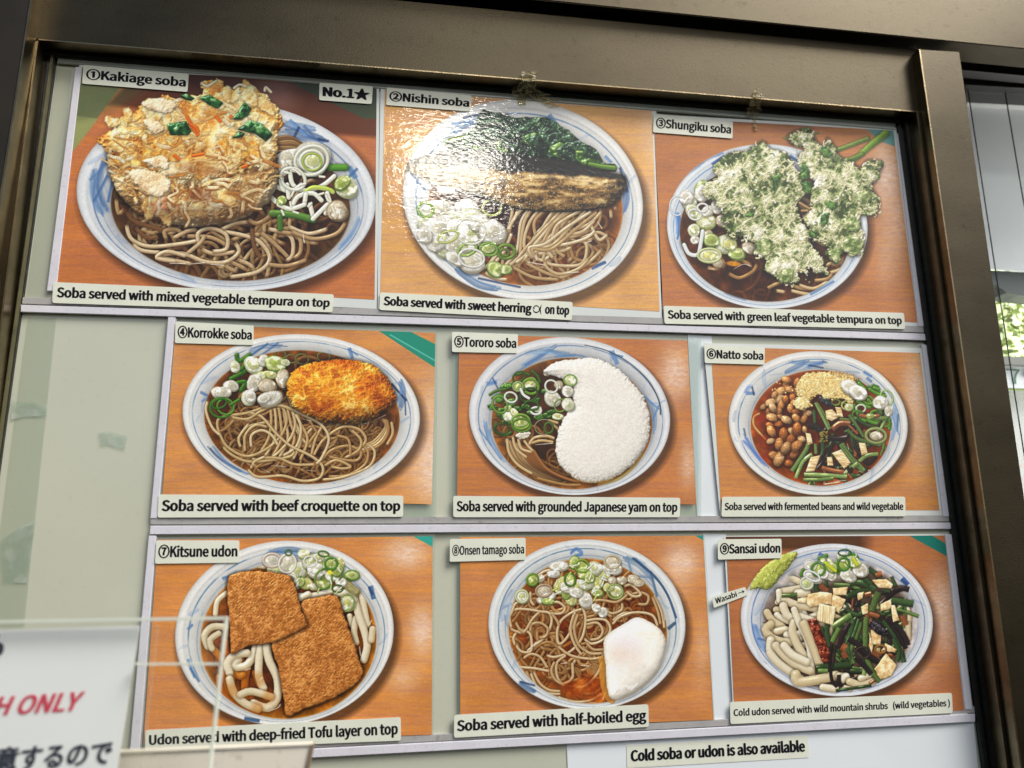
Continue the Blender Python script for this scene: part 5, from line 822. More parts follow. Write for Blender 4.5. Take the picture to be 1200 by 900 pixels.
    c.glints([T([(370, 665), (400, 660)]), T([(470, 673), (515, 677)]), T([(190, 600), (240, 550)]), T([(590, 855), (605, 815)])], 4)
    heap = [(640, 130, 44, .8, 0, 5), (655, 165, 36, .8, 0, 3), (590, 180, 42, .9, 20, 3), (545, 160, 40, .9, 30, 0), (475, 155, 36, .9, 20, 1), (360, 148, 50, .5, -5, 3), (330, 190, 36, .5, 0, 3), (555, 240, 36, .9, -40, 4), (470, 260, 46, .9, 0, 4), (500, 240, 40, .8, 0, 0), (490, 190, 34, .8, 0, 1), (220, 222, 32, 1.0, 40, 1), (165, 310, 36, 1.0, -20, 0), (280, 280, 44, .8, -10, 5), (290, 315, 52, .4, -20, 3), (300, 335, 34, .5, 0, 1), (425, 330, 28, .9, 0, 4), (500, 330, 40, .9, 60, 3), (420, 220, 30, 1.1, 0, 1), (370, 250, 36, 1.3, 20, 4), (660, 280, 36, .9, 20, 4), (620, 260, 30, .8, 0, 4), (750, 218, 32, .8, 0, 5), (690, 225, 28, .8, 0, 5), (780, 240, 28, .7, 0, 5), (590, 392, 26, 1.0, 0, 3), (555, 370, 26, .8, 40, 3), (560, 290, 34, .6, 10, 1), (400, 290, 26, 1.4, 10, 1), (640, 225, 26, .8, 0, 5), (260, 215, 26, .8, 0, 5), (440, 130, 28, 1.3, 20, 1), (520, 210, 30, .9, 0, 1), (400, 260, 36, .8, 0, 3), (450, 290, 36, .7, 0, 3)]
    negi_heap(c, [(*T(x, y), r * .69, a, an, k) for x, y, r, a, an, k in heap])
    for x, y, r, a, an, w, col in ((220, 222, 28, 1.1, 40, 8, (110, 146, 50)), (165, 310, 32, 1.0, -20, 8, (206, 206, 160)), (280, 280, 42, .75, -10, 9, (176, 150, 120)), (480, 150, 36, .9, 0, 8, (130, 160, 60)), (418, 222, 28, 1.2, 0, 8, (84, 124, 40)), (640, 128, 42, .8, 0, 7, (196, 186, 150)), (655, 285, 42, .9, 20, 7, (150, 170, 100))): c.curl(*T(x, y), r * .69, a, an, w, col)
    for i in range(22): x, y = T(350 + R.random() * 260, 140 + R.random() * 200); a = R.random() * 3; c.strand([(x, y), (x + 26 * math.cos(a), y + 26 * math.sin(a))], 6, [(244, 242, 224), (196, 206, 90), (236, 232, 206)][i % 3], edge=(130, 126, 90), flat=.4, dive=.4)
    # the egg
    egg = T([(765, 418), (830, 440), (890, 480), (922, 540), (915, 620), (880, 700), (820, 770), (740, 830), (660, 855), (625, 840), (610, 790), (605, 700), (595, 620), (600, 540), (640, 490), (700, 455)])
    c.strand(T([(585, 640), (590, 740), (610, 830), (640, 860)]), 24, (214, 150, 60), edge=(180, 110, 40), spec=.1, shadow=0, alpha=.75)
    c.mass(egg, [(0, (214, 206, 192)), (1, (234, 228, 216))], scale=60, octv=4, relief=.07, dome=36, rag=4, ragscale=40, spec=.1, amb=.66, shadow=.35)
    c.ell((*T(715, 610), 62, 52, 0), (236, 200, 190), 50, .4); c.ell((*T(690, 700), 24, 40, 0), (246, 240, 230), 24, .5)
    c.mark('printed_egg', spline(egg, True, 30)); sd = c.sdf(spline(egg, True, 12), (0, 0, c.w, c.h)); k = np.exp(-((sd - 4) / 6) ** 2) * .25; c.img[:] = c.img * (1 - k[..., None]) + C_((196, 180, 150)) * k[..., None]
    for p in ([(690, 800), (700, 780), (730, 790)], [(680, 790), (690, 805)], [(720, 800), (750, 780)], [(735, 805), (770, 770)], [(760, 780), (775, 765)], [(700, 710), (712, 700)], [(640, 640), (645, 660)]): c.strand(T(p), 6, (255, 254, 250), edge=(240, 236, 230), spec=0, shadow=0, alpha=.8, dive=.5)
    return c

def dish_sansai():
    c = Canvas(1086, 900, 9); T = cv(.6553, 139.6, 62.1); R = c.rng
    c.wood((172, 102, 58), glare=[(880, 300, 60, 110, .55), (900, 420, 50, 90, .35), (800, 560, 60, 60, .25)], seed=91)
    c.img *= (1 - .5 * np.clip((118 - c.yy) / 20, 0, 1) * np.clip((640 - c.xx) / 60, 0, 1))[..., None]
    c.poly([(755, 52), (840, 52), (900, 88), (905, 134)], (20, 120, 108))
    O = (498, 362, 350, 277, 5); L = (508, 372, 282, 236, 4)
    M = [(T([(450, 90), (480, 110)]), 26, (50, 84, 150)), (T([(640, 110), (690, 130)]), 24, (60, 96, 150)), (T([(910, 230), (940, 260)]), 36, (40, 70, 130)), (T([(90, 480), (110, 560), (160, 640)]), 24, (90, 124, 176)), (T([(110, 560), (150, 570)]), 16, (80, 110, 160)), (T([(980, 500), (950, 620)]), 18, (110, 134, 170))]
    c.bowl(O, L, (150, 140, 128), M, ring=.5, shade=.12, tone=(216, 218, 222), edgecol=(180, 180, 184), ringcol=(56, 98, 164), ring2=.08)
    c.ell((*T(250, 430), 60, 70, 0), (90, 50, 26), 50, .6); c.poly(T([(190, 400), (700, 200), (900, 300), (950, 560), (800, 780), (500, 840), (300, 760), (200, 560)]), (60, 40, 28), 24, .75, True)
    rows = [([(230, 330), (215, 360)], 26), ([(240, 300), (300, 290), (355, 280)], 40), ([(230, 350), (225, 300)], 34), ([(210, 400), (235, 400)], 36), ([(330, 310), (380, 305)], 46), ([(260, 345), (310, 370), (420, 390)], 44), ([(215, 430), (250, 455), (290, 465)], 36), ([(160, 415), (190, 460), (245, 495)], 40), ([(250, 380), (270, 430), (310, 450)], 46), ([(215, 520), (260, 510), (280, 520)], 40), ([(270, 540), (300, 560)], 40), ([(180, 480), (150, 510), (180, 550), (240, 575), (310, 580)], 42), ([(340, 440), (400, 460), (420, 470)], 46), ([(310, 470), (300, 520), (330, 600), (370, 660)], 44), ([(310, 400), (340, 480), (380, 560), (400, 640), (410, 760)], 36), ([(365, 480), (400, 560), (430, 640), (450, 700)], 46),
            ([(180, 570), (180, 640), (230, 700), (300, 750)], 46), ([(210, 600), (260, 660), (330, 710), (400, 740)], 46), ([(255, 600), (300, 650), (380, 690)], 44), ([(320, 760), (330, 800), (430, 790), (540, 765)], 54), ([(470, 830), (540, 840)], 40), ([(560, 770), (600, 770), (680, 740)], 44), ([(570, 790), (640, 750)], 46), ([(620, 800), (680, 820), (740, 800)], 44), ([(680, 780), (730, 760)], 36), ([(930, 370), (945, 440), (930, 520)], 36), ([(900, 380), (940, 400)], 30), ([(945, 480), (945, 560)], 26), ([(600, 380), (620, 400)], 40), ([(580, 830), (620, 840)], 30)]
    c.tangle((340, 440, 110, 130, 0), 22, 24, UDON, (120, 240), edge=(160, 134, 92), curl=.02, clip=c.liq)
    for i, (p, w) in enumerate(rows): udon(c, T(p), w * .655, i, edge=(160, 134, 92))
    # mountain greens, black fungus and bamboo shoots
    sl = [([(430, 250), (440, 300)], 30, 1), ([(720, 170), (760, 200), (790, 230)], 26, 1), ([(850, 215), (880, 280)], 18, 1), ([(240, 322), (330, 318)], 24, 0), ([(600, 260), (680, 250), (760, 290)], 34, 1), ([(530, 262), (620, 265)], 26, 0), ([(600, 330), (680, 300), (740, 300)], 34, 1), ([(700, 230), (740, 260)], 30, 1), ([(780, 300), (760, 350), (740, 410)], 38, 0), ([(850, 350), (920, 360), (975, 370)], 38, 1), ([(850, 300), (900, 280), (950, 290)], 30, 2), ([(790, 370), (830, 330), (880, 290)], 26, 2), ([(490, 200), (490, 300)], 18, 1), ([(800, 290), (840, 300)], 20, 1),
          ([(600, 400), (660, 430), (720, 400)], 26, 1), ([(520, 500), (580, 460), (630, 430)], 40, 0), ([(500, 470), (490, 520), (500, 590)], 30, 1), ([(560, 420), (590, 400)], 26, 1), ([(560, 500), (530, 560), (520, 580)], 26, 0), ([(640, 450), (620, 540), (600, 600)], 30, 1), ([(620, 470), (580, 540), (560, 620)], 26, 2), ([(680, 470), (650, 560), (620, 640), (640, 700)], 26, 0), ([(670, 450), (640, 540), (610, 600), (620, 680)], 20, 1), ([(710, 440), (705, 540), (710, 650), (740, 740), (790, 800)], 30, 0), ([(740, 460), (800, 500), (850, 560)], 24, 2), ([(780, 440), (850, 500), (900, 560), (930, 620)], 26, 2), ([(830, 440), (890, 500), (930, 560), (940, 600)], 28, 2),
          ([(800, 460), (860, 540), (900, 620), (910, 670)], 22, 1), ([(730, 480), (790, 520), (830, 510)], 22, 2), ([(860, 560), (890, 640), (880, 690)], 24, 1), ([(770, 600), (830, 600), (880, 640)], 22, 1), ([(660, 600), (700, 640), (760, 680), (800, 700)], 34, 2), ([(650, 660), (690, 700), (740, 760)], 28, 2), ([(610, 560), (660, 590), (690, 600)], 30, 2), ([(430, 725), (530, 715), (630, 705)], 38, 1), ([(440, 740), (500, 740)], 26, 0), ([(520, 590), (510, 690), (520, 790), (550, 830)], 18, 2), ([(540, 600), (530, 680), (520, 720)], 14, 2), ([(560, 760), (560, 800), (580, 830)], 22, 2), ([(540, 850), (640, 835), (740, 820)], 16, 1), ([(620, 740), (680, 740)], 26, 1), ([(730, 590), (740, 630), (780, 660)], 26, 4), ([(450, 260), (480, 290), (500, 300)], 36, 4), ([(570, 600), (600, 620)], 46, 4), ([(580, 630), (600, 670)], 34, 4), ([(760, 210), (800, 200)], 28, 4), ([(700, 320), (740, 310)], 30, 4), ([(910, 430), (930, 490)], 34, 4), ([(460, 490), (470, 530)], 20, 1), ([(810, 420), (840, 410)], 22, 1)]
    for i in range(110):
        x, y = 480 + 460 * R.random(), 230 + 570 * R.random()
        if ((x - 700) / 260) ** 2 + ((y - 500) / 300) ** 2 > .9: continue
        a = R.random() * 3.14; l = 26 + 60 * R.random(); sliver(c, T([(x - l * math.cos(a), y - l * math.sin(a)), (x + 8 * R.random(), y + 8 * R.random()), (x + l * math.cos(a + .25), y + l * math.sin(a + .25))]), (12 + 16 * R.random()) * .655, [0, 1, 2, 2, 1, 5, 4, 3][int(R.random() * 8)])
    for p, w, k in sl: sliver(c, T(p), w * .655, k)
    for P in ([(330, 340), (410, 325), (410, 370), (330, 360)], [(385, 315), (460, 300), (520, 310), (550, 380), (480, 370), (400, 390), (380, 370)], [(525, 280), (610, 275), (600, 320), (530, 320)], [(525, 310), (598, 345), (560, 425), (520, 390)], [(740, 235), (820, 230), (860, 260), (850, 285), (780, 280)], [(680, 385), (720, 365), (720, 420), (690, 430)], [(790, 370), (850, 340), (850, 395), (790, 410)], [(845, 375), (870, 375), (895, 460), (860, 470)], [(735, 510), (795, 540), (790, 600), (740, 590)], [(815, 585), (880, 620), (870, 640), (800, 625)], [(755, 730), (820, 640), (880, 710), (850, 770), (790, 790)], [(660, 310), (700, 300), (690, 340), (665, 350)], [(730, 530), (750, 600), (740, 640), (725, 600)]):
        slab(c, T(P), BAM, relief=.12, rag=2)
    slab(c, T([(450, 365), (545, 385), (525, 488), (433, 460)]), [(0, (196, 170, 124)), (1, (236, 218, 178))], relief=.25, aniso=(.35, 2.4), scale=12)
    sq = T([(383, 455), (435, 445), (510, 640), (505, 690), (465, 690)]); c.mass(sq, [(0, (60, 16, 8)), (.6, (122, 48, 28)), (1, (180, 96, 70))], scale=12, relief=.4, dome=10, rag=2, spec=.6, shr=5, curve=False)
    c.mass(T([(730, 460), (770, 470), (830, 520), (820, 545), (760, 530)]), [(0, (18, 16, 20)), (1, (60, 56, 64))], scale=10, relief=.5, dome=6, rag=4, spec=.6, shr=4)
    c.curl(*T(690, 640), 26, .8, 0, 8, (60, 50, 48)); c.curl(*T(790, 620), 20, .7, 0, 8, (150, 100, 50))
    for p in ([(450, 120), (490, 100), (470, 140)], [(540, 150), (560, 200)], [(350, 210), (360, 180)], [(620, 90), (660, 110), (640, 160)]): c.strand(T(p), 12, (80, 130, 40), edge=(30, 60, 14), flat=.3)
    heap = [(400, 155, 36, .8, 20, 3), (410, 220, 52, .5, 20, 3), (445, 175, 44, .9, 30, 1), (380, 255, 38, .9, 20, 0), (500, 200, 44, .7, 0, 3), (520, 215, 26, .9, 0, 3), (585, 150, 44, .9, 10, 1), (610, 210, 46, .7, 20, 3), (680, 180, 44, .8, 0, 3), (580, 105, 36, .7, 0, 3), (490, 145, 40, .8, 30, 4), (520, 165, 34, .8, 40, 1), (630, 130, 36, .9, 0, 1), (470, 200, 30, .9, 0, 3), (650, 140, 30, .9, 0, 4)]
    negi_heap(c, [(*T(x, y), r * .655, a, an, k) for x, y, r, a, an, k in heap])
    for x, y, r, a, an, w, col in ((400, 152, 34, .8, 20, 5, (226, 230, 226)), (445, 175, 36, 1.0, 10, 9, (80, 136, 40)), (585, 148, 32, 1.1, 10, 9, (76, 130, 40)), (380, 255, 34, .9, 20, 8, (214, 218, 190)), (630, 95, 26, 1.0, 0, 6, (206, 216, 200)), (590, 85, 34, .5, 0, 6, (60, 100, 60)), (465, 125, 26, .8, 40, 6, (120, 150, 130)), (410, 215, 46, .5, 25, 8, (232, 234, 232))): c.curl(*T(x, y), r * .655, a, an, w, col)
    for p in ([(485, 140), (520, 170), (540, 185)], [(640, 120), (660, 150)]): c.strand(T(p), 12, (206, 216, 50), edge=(130, 150, 20))
    # the wasabi heap on the rim
    w_ = T([(65, 290), (75, 255), (110, 200), (160, 145), (230, 105), (300, 80), (328, 82), (322, 110), (290, 150), (250, 200), (200, 260), (170, 288), (110, 282)])
    c.mark('printed_wasabi', w_)
    c.mass(w_, [(0, (138, 146, 62)), (.5, (162, 168, 82)), (1, (186, 190, 106))], scale=10, octv=3, kind='fbm', relief=.2, dome=16, rag=4, ragscale=8, spec=.05, amb=.55, shadow=.35)
    for i in range(26): t = i / 25; x, y = 100 + 200 * t, 275 - 165 * t + 8 * R.standard_normal(); c.strand(T([(x, y), (x + 8 * R.random(), y - 16)]), 2.5, (96, 108, 34), spec=0, shadow=0, alpha=.6)
    c.strand(T([(80, 275), (140, 200), (220, 140), (310, 90)]), 16, (196, 200, 100), edge=(170, 176, 80), spec=0, shadow=0, alpha=.45, flat=.5)
    return c

DISHES = {1: dish_kakiage, 2: dish_nishin, 3: dish_shungiku, 4: dish_korokke, 5: dish_tororo, 6: dish_natto, 7: dish_kitsune, 8: dish_tamago, 9: dish_sansai}
# ---------------------------------------------------------------- the window frame and the board
def ln(p, q): return lambda t: (p[0] + (q[0] - p[0]) * (t - p[1]) / (q[1] - p[1]))      # x of an edge at height t
def hl(p, q): return lambda x: p[1] + (q[1] - p[1]) * (x - p[0]) / (q[0] - p[0])
wall = prism('wall', [(-1.1, -.9), (1.6, -.9), (1.6, 1.0), (-1.1, 1.0)], .30, .34, mat('shop back wall', (120, 118, 110), .8, bump=.2, bscale=80)); tag(wall, kind='structure')
TOPR = hl((45, 46), (1080, 131)); GAPL = hl((600, 12.5), (1075, 57.5)); GAPU = hl((635, 0), (1200, 57))
fr = thing('window_frame', (0, -.02, .3), 'dark bronze metal window frame with a wide top rail around the menu board', 'window frame')
prism('top_rail', quad([(-60, GAPL(-60)), (1077, GAPL(1077)), (1085, TOPR(1085)), (-60, TOPR(-60))], .022), -.022, -.002, BRONZE, fr, .0008)
prism('rail_edge_highlight', quad([(45, TOPR(45) - .6), (1080, TOPR(1080) - .6), (1080, TOPR(1080) + .7), (45, TOPR(45) + .7)], .0225), -.0225, -.004, BRONZE_HIGHLIGHT, fr)
sl_ = ln((45, 46), (2, 380))
prism('left_stile', quad([(-5, 30), (sl_(47), 47), (sl_(960), 960), (-190, 960)], .022), -.0222, -.002, BRONZE, fr, .001)
prism('stile_edge_highlight', quad([(sl_(48) - 2, 48), (sl_(48), 48), (sl_(960), 960), (sl_(960) - 2, 960)], .0228), -.0228, -.004, BRONZE_HIGHLIGHT, fr)
sr_ = ln((1074, 132), (1155.5, 720))
prism('right_stile', quad([(sr_(130), 130), (1110, 130), (1230, 960), (sr_(960), 960)], .022), -.0222, -.002, DARK, fr, .001)
prism('stile_edge_highlight', quad([(sr_(131), 131), (sr_(131) + 1.6, 131), (sr_(960) + 1.8, 960), (sr_(960), 960)], .0228), -.0228, -.004, BRONZE_HIGHLIGHT, fr)
ja_ = ln((36, 4), (0, 236))
jb = thing('left_jamb', (-.6, -.03, 0), 'broad dark brown jamb along the left side of the window', 'jamb')
prism('jamb_face', quad([(-160, -80), (ja_(-80), -80), (ja_(960), 960), (-420, 960)], .04), -.040, -.003, DARK, jb, .0015)
prism('jamb_edge_highlight', quad([(ja_(-80) - 1.5, -80), (ja_(-80) + .6, -80), (ja_(960) + .8, 960), (ja_(960) - 1.8, 960)], .041), -.041, -.01, BRONZE_HIGHLIGHT, jb)
mu = thing('mullion', (.45, -.03, 0), 'bronze mullion post standing between the menu board and the far window', 'post')
ml_ = ln((1077, 57), (1170.7, 720)); mr_ = ln((1125, 60), (1182, 450))
prism('post_face', quad([(ml_(57), 57), (1125, 60), (mr_(980), 980), (ml_(980), 980)], .034), -.034, -.001, BRONZE, mu, .0015)
prism('post_edge_highlight', quad([(ml_(58), 58), (ml_(58) + 1.4, 58), (ml_(980) + 2, 980), (ml_(980), 980)], .0348), -.0348, -.012, BRONZE_HIGHLIGHT, mu)
be = prism('header_beam', quad([(-300, -400), (1500, -300), (1500, GAPU(1500)), (-300, GAPU(-300))], .036), -.036, -.004, BRONZE, bevel=.001)
tag(be, 'wide brushed bronze header beam above the window, brightest at its right end', 'beam')
prism('header_shadow_gap', quad([(-300, -400), (1500, -400), (1500, 117), (1128, 82), (1080, 70), (-300, -10)], -.012), .012, .026, GAPM); tag(bpy.data.objects['header_shadow_gap'], kind='structure')
# gasket: a black rubber ring in three runs, with ridges
ga = thing('rubber_gasket', (0, -.003, 0), 'black rubber gasket running round the inside of the bronze frame', 'gasket')
BL_ = ln((66, 66), (25, 362)); BR_ = ln((1052, 145), (1146, 850)); BT = hl((66, 67), (1050, 144))
prism('gasket_strip', quad([(30, TOPR(30) - 8), (1090, TOPR(1090) - 8), (1090, BT(1090)), (30, BT(30))], .003), -.003, .004, RUBBER, ga)
prism('gasket_ridge', quad([(50, BT(50) - 6), (1056, BT(1056) - 6), (1056, BT(1056) - 1), (50, BT(50) - 1)], .007), -.007, -.003, RUBBER, ga, .001)
prism('gasket_strip', quad([(BR_(140), 140), (1100, 140), (1230, 980), (BR_(980), 980)], .003), -.0031, .004, RUBBER, ga)
prism('gasket_ridge', quad([(BR_(140) + 9, 140), (BR_(140) + 13, 140), (BR_(980) + 17, 980), (BR_(980) + 11, 980)], .008), -.008, -.003, RUBBER, ga, .001)
prism('gasket_ridge', quad([(BR_(140) + 1, 146), (BR_(140) + 4, 146), (BR_(980) + 5, 980), (BR_(980) + 1, 980)], .006), -.006, -.003, RUBBER, ga, .0006)
prism('gasket_strip', quad([(0, 50), (BL_(50), 50), (BL_(980), 980), (-150, 980)], .003), -.0032, .004, RUBBER, ga)
prism('gasket_ridge', quad([(BL_(60) - 7, 60), (BL_(60) - 4, 60), (BL_(980) - 4, 980), (BL_(980) - 8, 980)], .007), -.007, -.003, mat('olive worn gasket', (92, 88, 62), .4, 0, .2, 60, .2, 100), ga, .0008)
bd = prism('backing_board', quad([(BL_(60) - 6, 60), (1070, 138), (BR_(1000) + 10, 1000), (BL_(1000) - 6, 1000)], 0), 0, .003, BOARDM)
tag(bd, 'pale grey green backing board behind all nine food photographs', 'board')
ts = prism('top_edge_strip', quad([(BL_(68) + 2, BT(68)), (1049, BT(1049)), (1050, BT(1050) + 8), (BL_(77) + 2, BT(68) + 6)], .004), -.004, -.0012, mat('grey acrylic strip', (176, 180, 172), .2, 0, .12, 30, coat=.8, coatr=.05, dirt=((120, 118, 100), .4, 120)), bevel=.0006)
tag(ts, 'thin grey acrylic strip running along the top of the upper row of photographs', 'strip')
lf = prism('reflection_band', quad([(BL_(90) + 4, 80), (84, 82), (56, 352), (BL_(352) + 4, 350)], .001), -.001, -.0006, clear('grey reflection', (.955, .96, .95), .04)); tag(lf, 'narrow upright grey band imitating a reflection beside the upper left photograph', 'reflection')  # tinted sheet added to imitate an upright reflection in the glass
lf = prism('reflection_band', quad([(BL_(372) + 9, 372), (66, 372), (28, 735), (BL_(735) + 12, 735)], .001), -.001, -.0006, clear('green grey reflection', (.95, .965, .95), .03)); tag(lf, 'long upright greenish band imitating a reflection on the empty left panel', 'reflection')  # second tinted sheet, again in place of a reflected band
for P, lb in (([(12.7, 470), (40, 471), (55, 478), (55, 488), (30, 488), (13, 492)], 'whitish patch imitating a reflection at the left edge of the empty panel, highest of three'), ([(116, 505), (132, 506), (150, 511), (146, 527), (128, 521), (118, 523)], 'small whitish patch imitating a reflection, alone in the middle of the empty left panel'),
              ([(0, 634), (22, 618), (42, 611), (36, 650), (32, 683), (4, 683)], 'long triangular whitish patch imitating a reflection at the left edge above the notice stand')):
    tag(prism('reflection_patch', quad(P, .0014), -.0014, -.0011, HAZY), lb, 'reflection')  # thin pale sheets added to imitate soft reflections on the left panel
# white slips showing between the photographs
for P, lb in (([(806, 392), (834, 394), (846, 608), (817, 607)], 'white paper slip between the yam photograph and the natto photograph'),
              ([(824, 625), (851, 626), (862, 850), (837, 851)], 'white paper slip between the egg photograph and the wild vegetable photograph'),
              ([(664, 868), (1141, 846), (1152, 960), (668, 960)], 'large white paper sheet under the lowest rail behind the loose notice label')):
    tag(prism('paper_slip', quad(P, .001), -.0008, -.0001, PAPER), lb, 'paper')
# rails
def rail(P, label, lip=True, wide=.0042):
    t = thing('plastic_rail', (*((lambda q: (q[0],))(at(*P[0], wide))), -.003, at(*P[0], wide)[1]), label, 'rail', 'white rails holding the photographs')
    Q = quad(P, wide); prism('rail_face', Q, -wide, -wide + .0014, RAILM, t, .0005)
    up = [(x, y - 9) for x, y in P[:2]] + [(x, y - 1) for x, y in P[:2]][::-1]
    if lip: prism('rail_lip', quad(up, .0032), -.0032, -.0001, RAILLIP, t, .0004)
    prism('rail_web', [(Q[0][0], Q[0][1] - .001), (Q[1][0], Q[1][1] - .001), (Q[2][0], Q[2][1] + .002), (Q[3][0], Q[3][1] + .002)], -wide + .0016, -.0001, RAILLIP, t)
rail([(24, 357), (1086, 391), (1086, 399), (24, 365.5)], 'long white plastic rail under the top row of photographs, slightly sagging to the right')
rail([(176, 616), (1116, 612.3), (1116, 620), (175, 626.5)], 'white plastic rail between the middle row and the bottom row of photographs')
rail([(150, 889), (1143, 836.5), (1143, 846), (150, 900)], 'lowest white plastic rail under the bottom row of photographs')
for P, lb in (([(88.5, 78), (96, 78.5), (65.5, 341), (54.5, 341)], 'upright white rail left of the mixed tempura photograph'), ([(196.8, 371.4), (205.6, 371.4), (184.6, 607.6), (175.8, 607.6)], 'upright white rail left of the croquette photograph'),
              ([(174, 627.7), (183, 627.7), (163, 882), (151.6, 882)], 'upright white rail left of the fried tofu photograph'), ([(1050.5, 156), (1056, 156.7), (1083.5, 382.7), (1076, 382.7)], 'upright white rail right of the green leaf tempura photograph'),
              ([(1080, 403.4), (1087.4, 404), (1112.7, 605.5), (1105.3, 605.5)], 'upright white rail right of the natto photograph'), ([(1107.5, 626), (1115.5, 626), (1140, 831.7), (1131, 831.7)], 'upright white rail right of the wild vegetable photograph')):
    t = thing('plastic_rail', (at(*P[0], .004)[0], -.003, at(*P[0], .004)[1]), lb, 'rail', 'white rails holding the photographs')
    Q = quad(P, .004); prism('rail_face', Q, -.004, -.0028, RAILM, t, .0005)
    prism('rail_web', [(Q[0][0] + .002, Q[0][1] - .001), (Q[1][0] + .0012, Q[1][1] - .001), (Q[2][0] + .0012, Q[2][1]), (Q[3][0] + .002, Q[3][1])], -.0026, -.0001, RAILLIP, t)

# ---------------------------------------------------------------- the nine photographs
FR_ = {1: (0, 0, 2.3689), 2: (430, 80, 2.9028), 3: (750, 100, 3.0), 4: (170, 365, 3.4286), 5: (500, 370, 3.6), 6: (800, 380, 3.6364), 7: (150, 610, 3.1027), 8: (500, 610, 3.1029), 9: (820, 610, 3.1029)}
PRN = {1: [(96, 79), (441.5, 101), (439, 351), (65.5, 331)], 2: [(451, 105), (764, 130), (773, 365), (445.5, 345)], 3: [(766, 137), (1047, 153), (1075, 378), (777, 360)],
       4: [(206, 380), (510.4, 390), (506, 591), (190, 582)], 5: [(538, 391.5), (805.6, 399), (816, 591.4), (535.5, 581)], 6: [(833, 406), (1078, 413.5), (1101, 598), (845, 597)],
       7: [(184.8, 632.5), (507, 628.4), (506, 861), (168, 871)], 8: [(539.3, 629.3), (824, 627.7), (836, 843.6), (539.3, 855)], 9: [(850.6, 629), (1106.8, 627.5), (1130, 832.5), (861, 842)]}
SHEET = {1: [(93, 76), (444.5, 98.5), (442.5, 362), (63.5, 344)], 2: [(446, 100), (769, 127), (777, 376), (441.5, 365)], 3: [(765.8, 134), (1050, 150), (1079, 386), (776, 378)],
         5: [(530, 388), (822, 397), (822, 606), (530, 604)], 6: [(824, 402), (1084, 408), (1108, 606), (844, 606)], 4: [(203, 377), (513, 387), (511, 606), (186, 606)],
         7: [(182, 630), (510, 626), (508, 870), (166, 884)], 8: [(537, 628), (826, 625.5), (838, 850), (537, 864)], 9: [(848, 628), (1110, 625.5), (1134, 838), (860, 850)]}
NAMES = {1: 'food photograph of mixed vegetable tempura on soba, top left of the board', 2: 'food photograph of dark sweet herring and seaweed on soba, with a white glare', 3: 'food photograph of pale green leaf tempura on soba, top right of the board',
         4: 'food photograph of a golden croquette on soba', 5: 'food photograph of white grated yam on soba', 6: 'food photograph of brown natto beans and wild greens on soba',
         7: 'food photograph of two brown fried tofu sheets on udon', 8: 'food photograph of a soft white egg on soba', 9: 'food photograph of wild greens and bamboo shoots on white udon'}
TITLES = {1: ('①Kakiage soba', [(97.9, 76), (221.2, 86.8), (219.7, 107.8), (96.2, 98)]), 2: ('②Nishin soba', [(453.4, 102.4), (552.6, 112), (551.3, 130.8), (452.7, 123)]), 3: ('③Shungiku soba', [(766, 133.3), (859, 142.7), (858.3, 162.3), (765.3, 155)]),
          4: ('④Korrokke soba', [(205.6, 376.7), (297.5, 381.6), (296.9, 404.4), (205, 402)]), 5: ('⑤Tororo soba', [(529.7, 388.9), (607, 391.7), (606.4, 413.9), (529.7, 412.5)]), 6: ('⑥Natto soba', [(825.3, 404.2), (896.3, 407.5), (895.7, 427.3), (825.9, 425.4)]),
          7: ('⑦Kitsune udon', [(183.2, 633.2), (280.5, 633.2), (280.2, 659.3), (181.6, 660.6)]), 8: ('⑧Onsen tamago soba', [(527.4, 631.6), (616, 630.3), (616, 656), (527, 658.3)]), 9: ('⑨Sansai udon', [(841, 632), (915.7, 631.3), (916, 654.1), (841.3, 655.8)])}
CAPS = {1: ('Soba served with mixed vegetable tempura on top', [(62.5, 330.5), (391.3, 344.9), (389.6, 366), (61.2, 355)]), 2: ('Soba served with sweet herring🐟 on top', [(445.5, 342.5), (671.1, 353.9), (670, 375.2), (444.5, 363.2)]),
        3: ('Soba served with green leaf vegetable tempura on top', [(777.7, 358.3), (1059.3, 366.7), (1060.7, 385.7), (778.7, 379.3)]), 4: ('Soba served with beef croquette on top', [(186, 579.4), (472.7, 580.8), (472.5, 605.6), (184.6, 606.5)]),
        5: ('Soba served with grounded Japanese yam on top', [(531.1, 581.1), (797.2, 583.3), (796.7, 606.1), (531.1, 606.1)]), 6: ('Soba served with fermented beans and wild vegetable', [(846.2, 582.1), (1060.7, 582.1), (1061.3, 605), (845.4, 605.5)]),
        7: ('Udon served with deep-fried Tofu layer on top', [(170.3, 855.6), (469.7, 840.4), (470, 867.8), (170, 880)]), 8: ('Soba served with half-boiled egg', [(532.2, 837.8), (759.7, 825.3), (760.4, 851.7), (531.9, 864.6)]),
        9: ('Cold udon served with wild mountain shrubs   (wild vegetables )', [(855.4, 822.7), (1115.5, 812), (1116.5, 835.6), (856, 848.5)])}
LET = {('t', 8): (.3, .68, .012), ('c', 9): (.36, .66, .012), ('c', 3): (.3, .74, .018), ('c', 6): (.34, .68, .016), ('t', 9): (.3, .74, .018)}

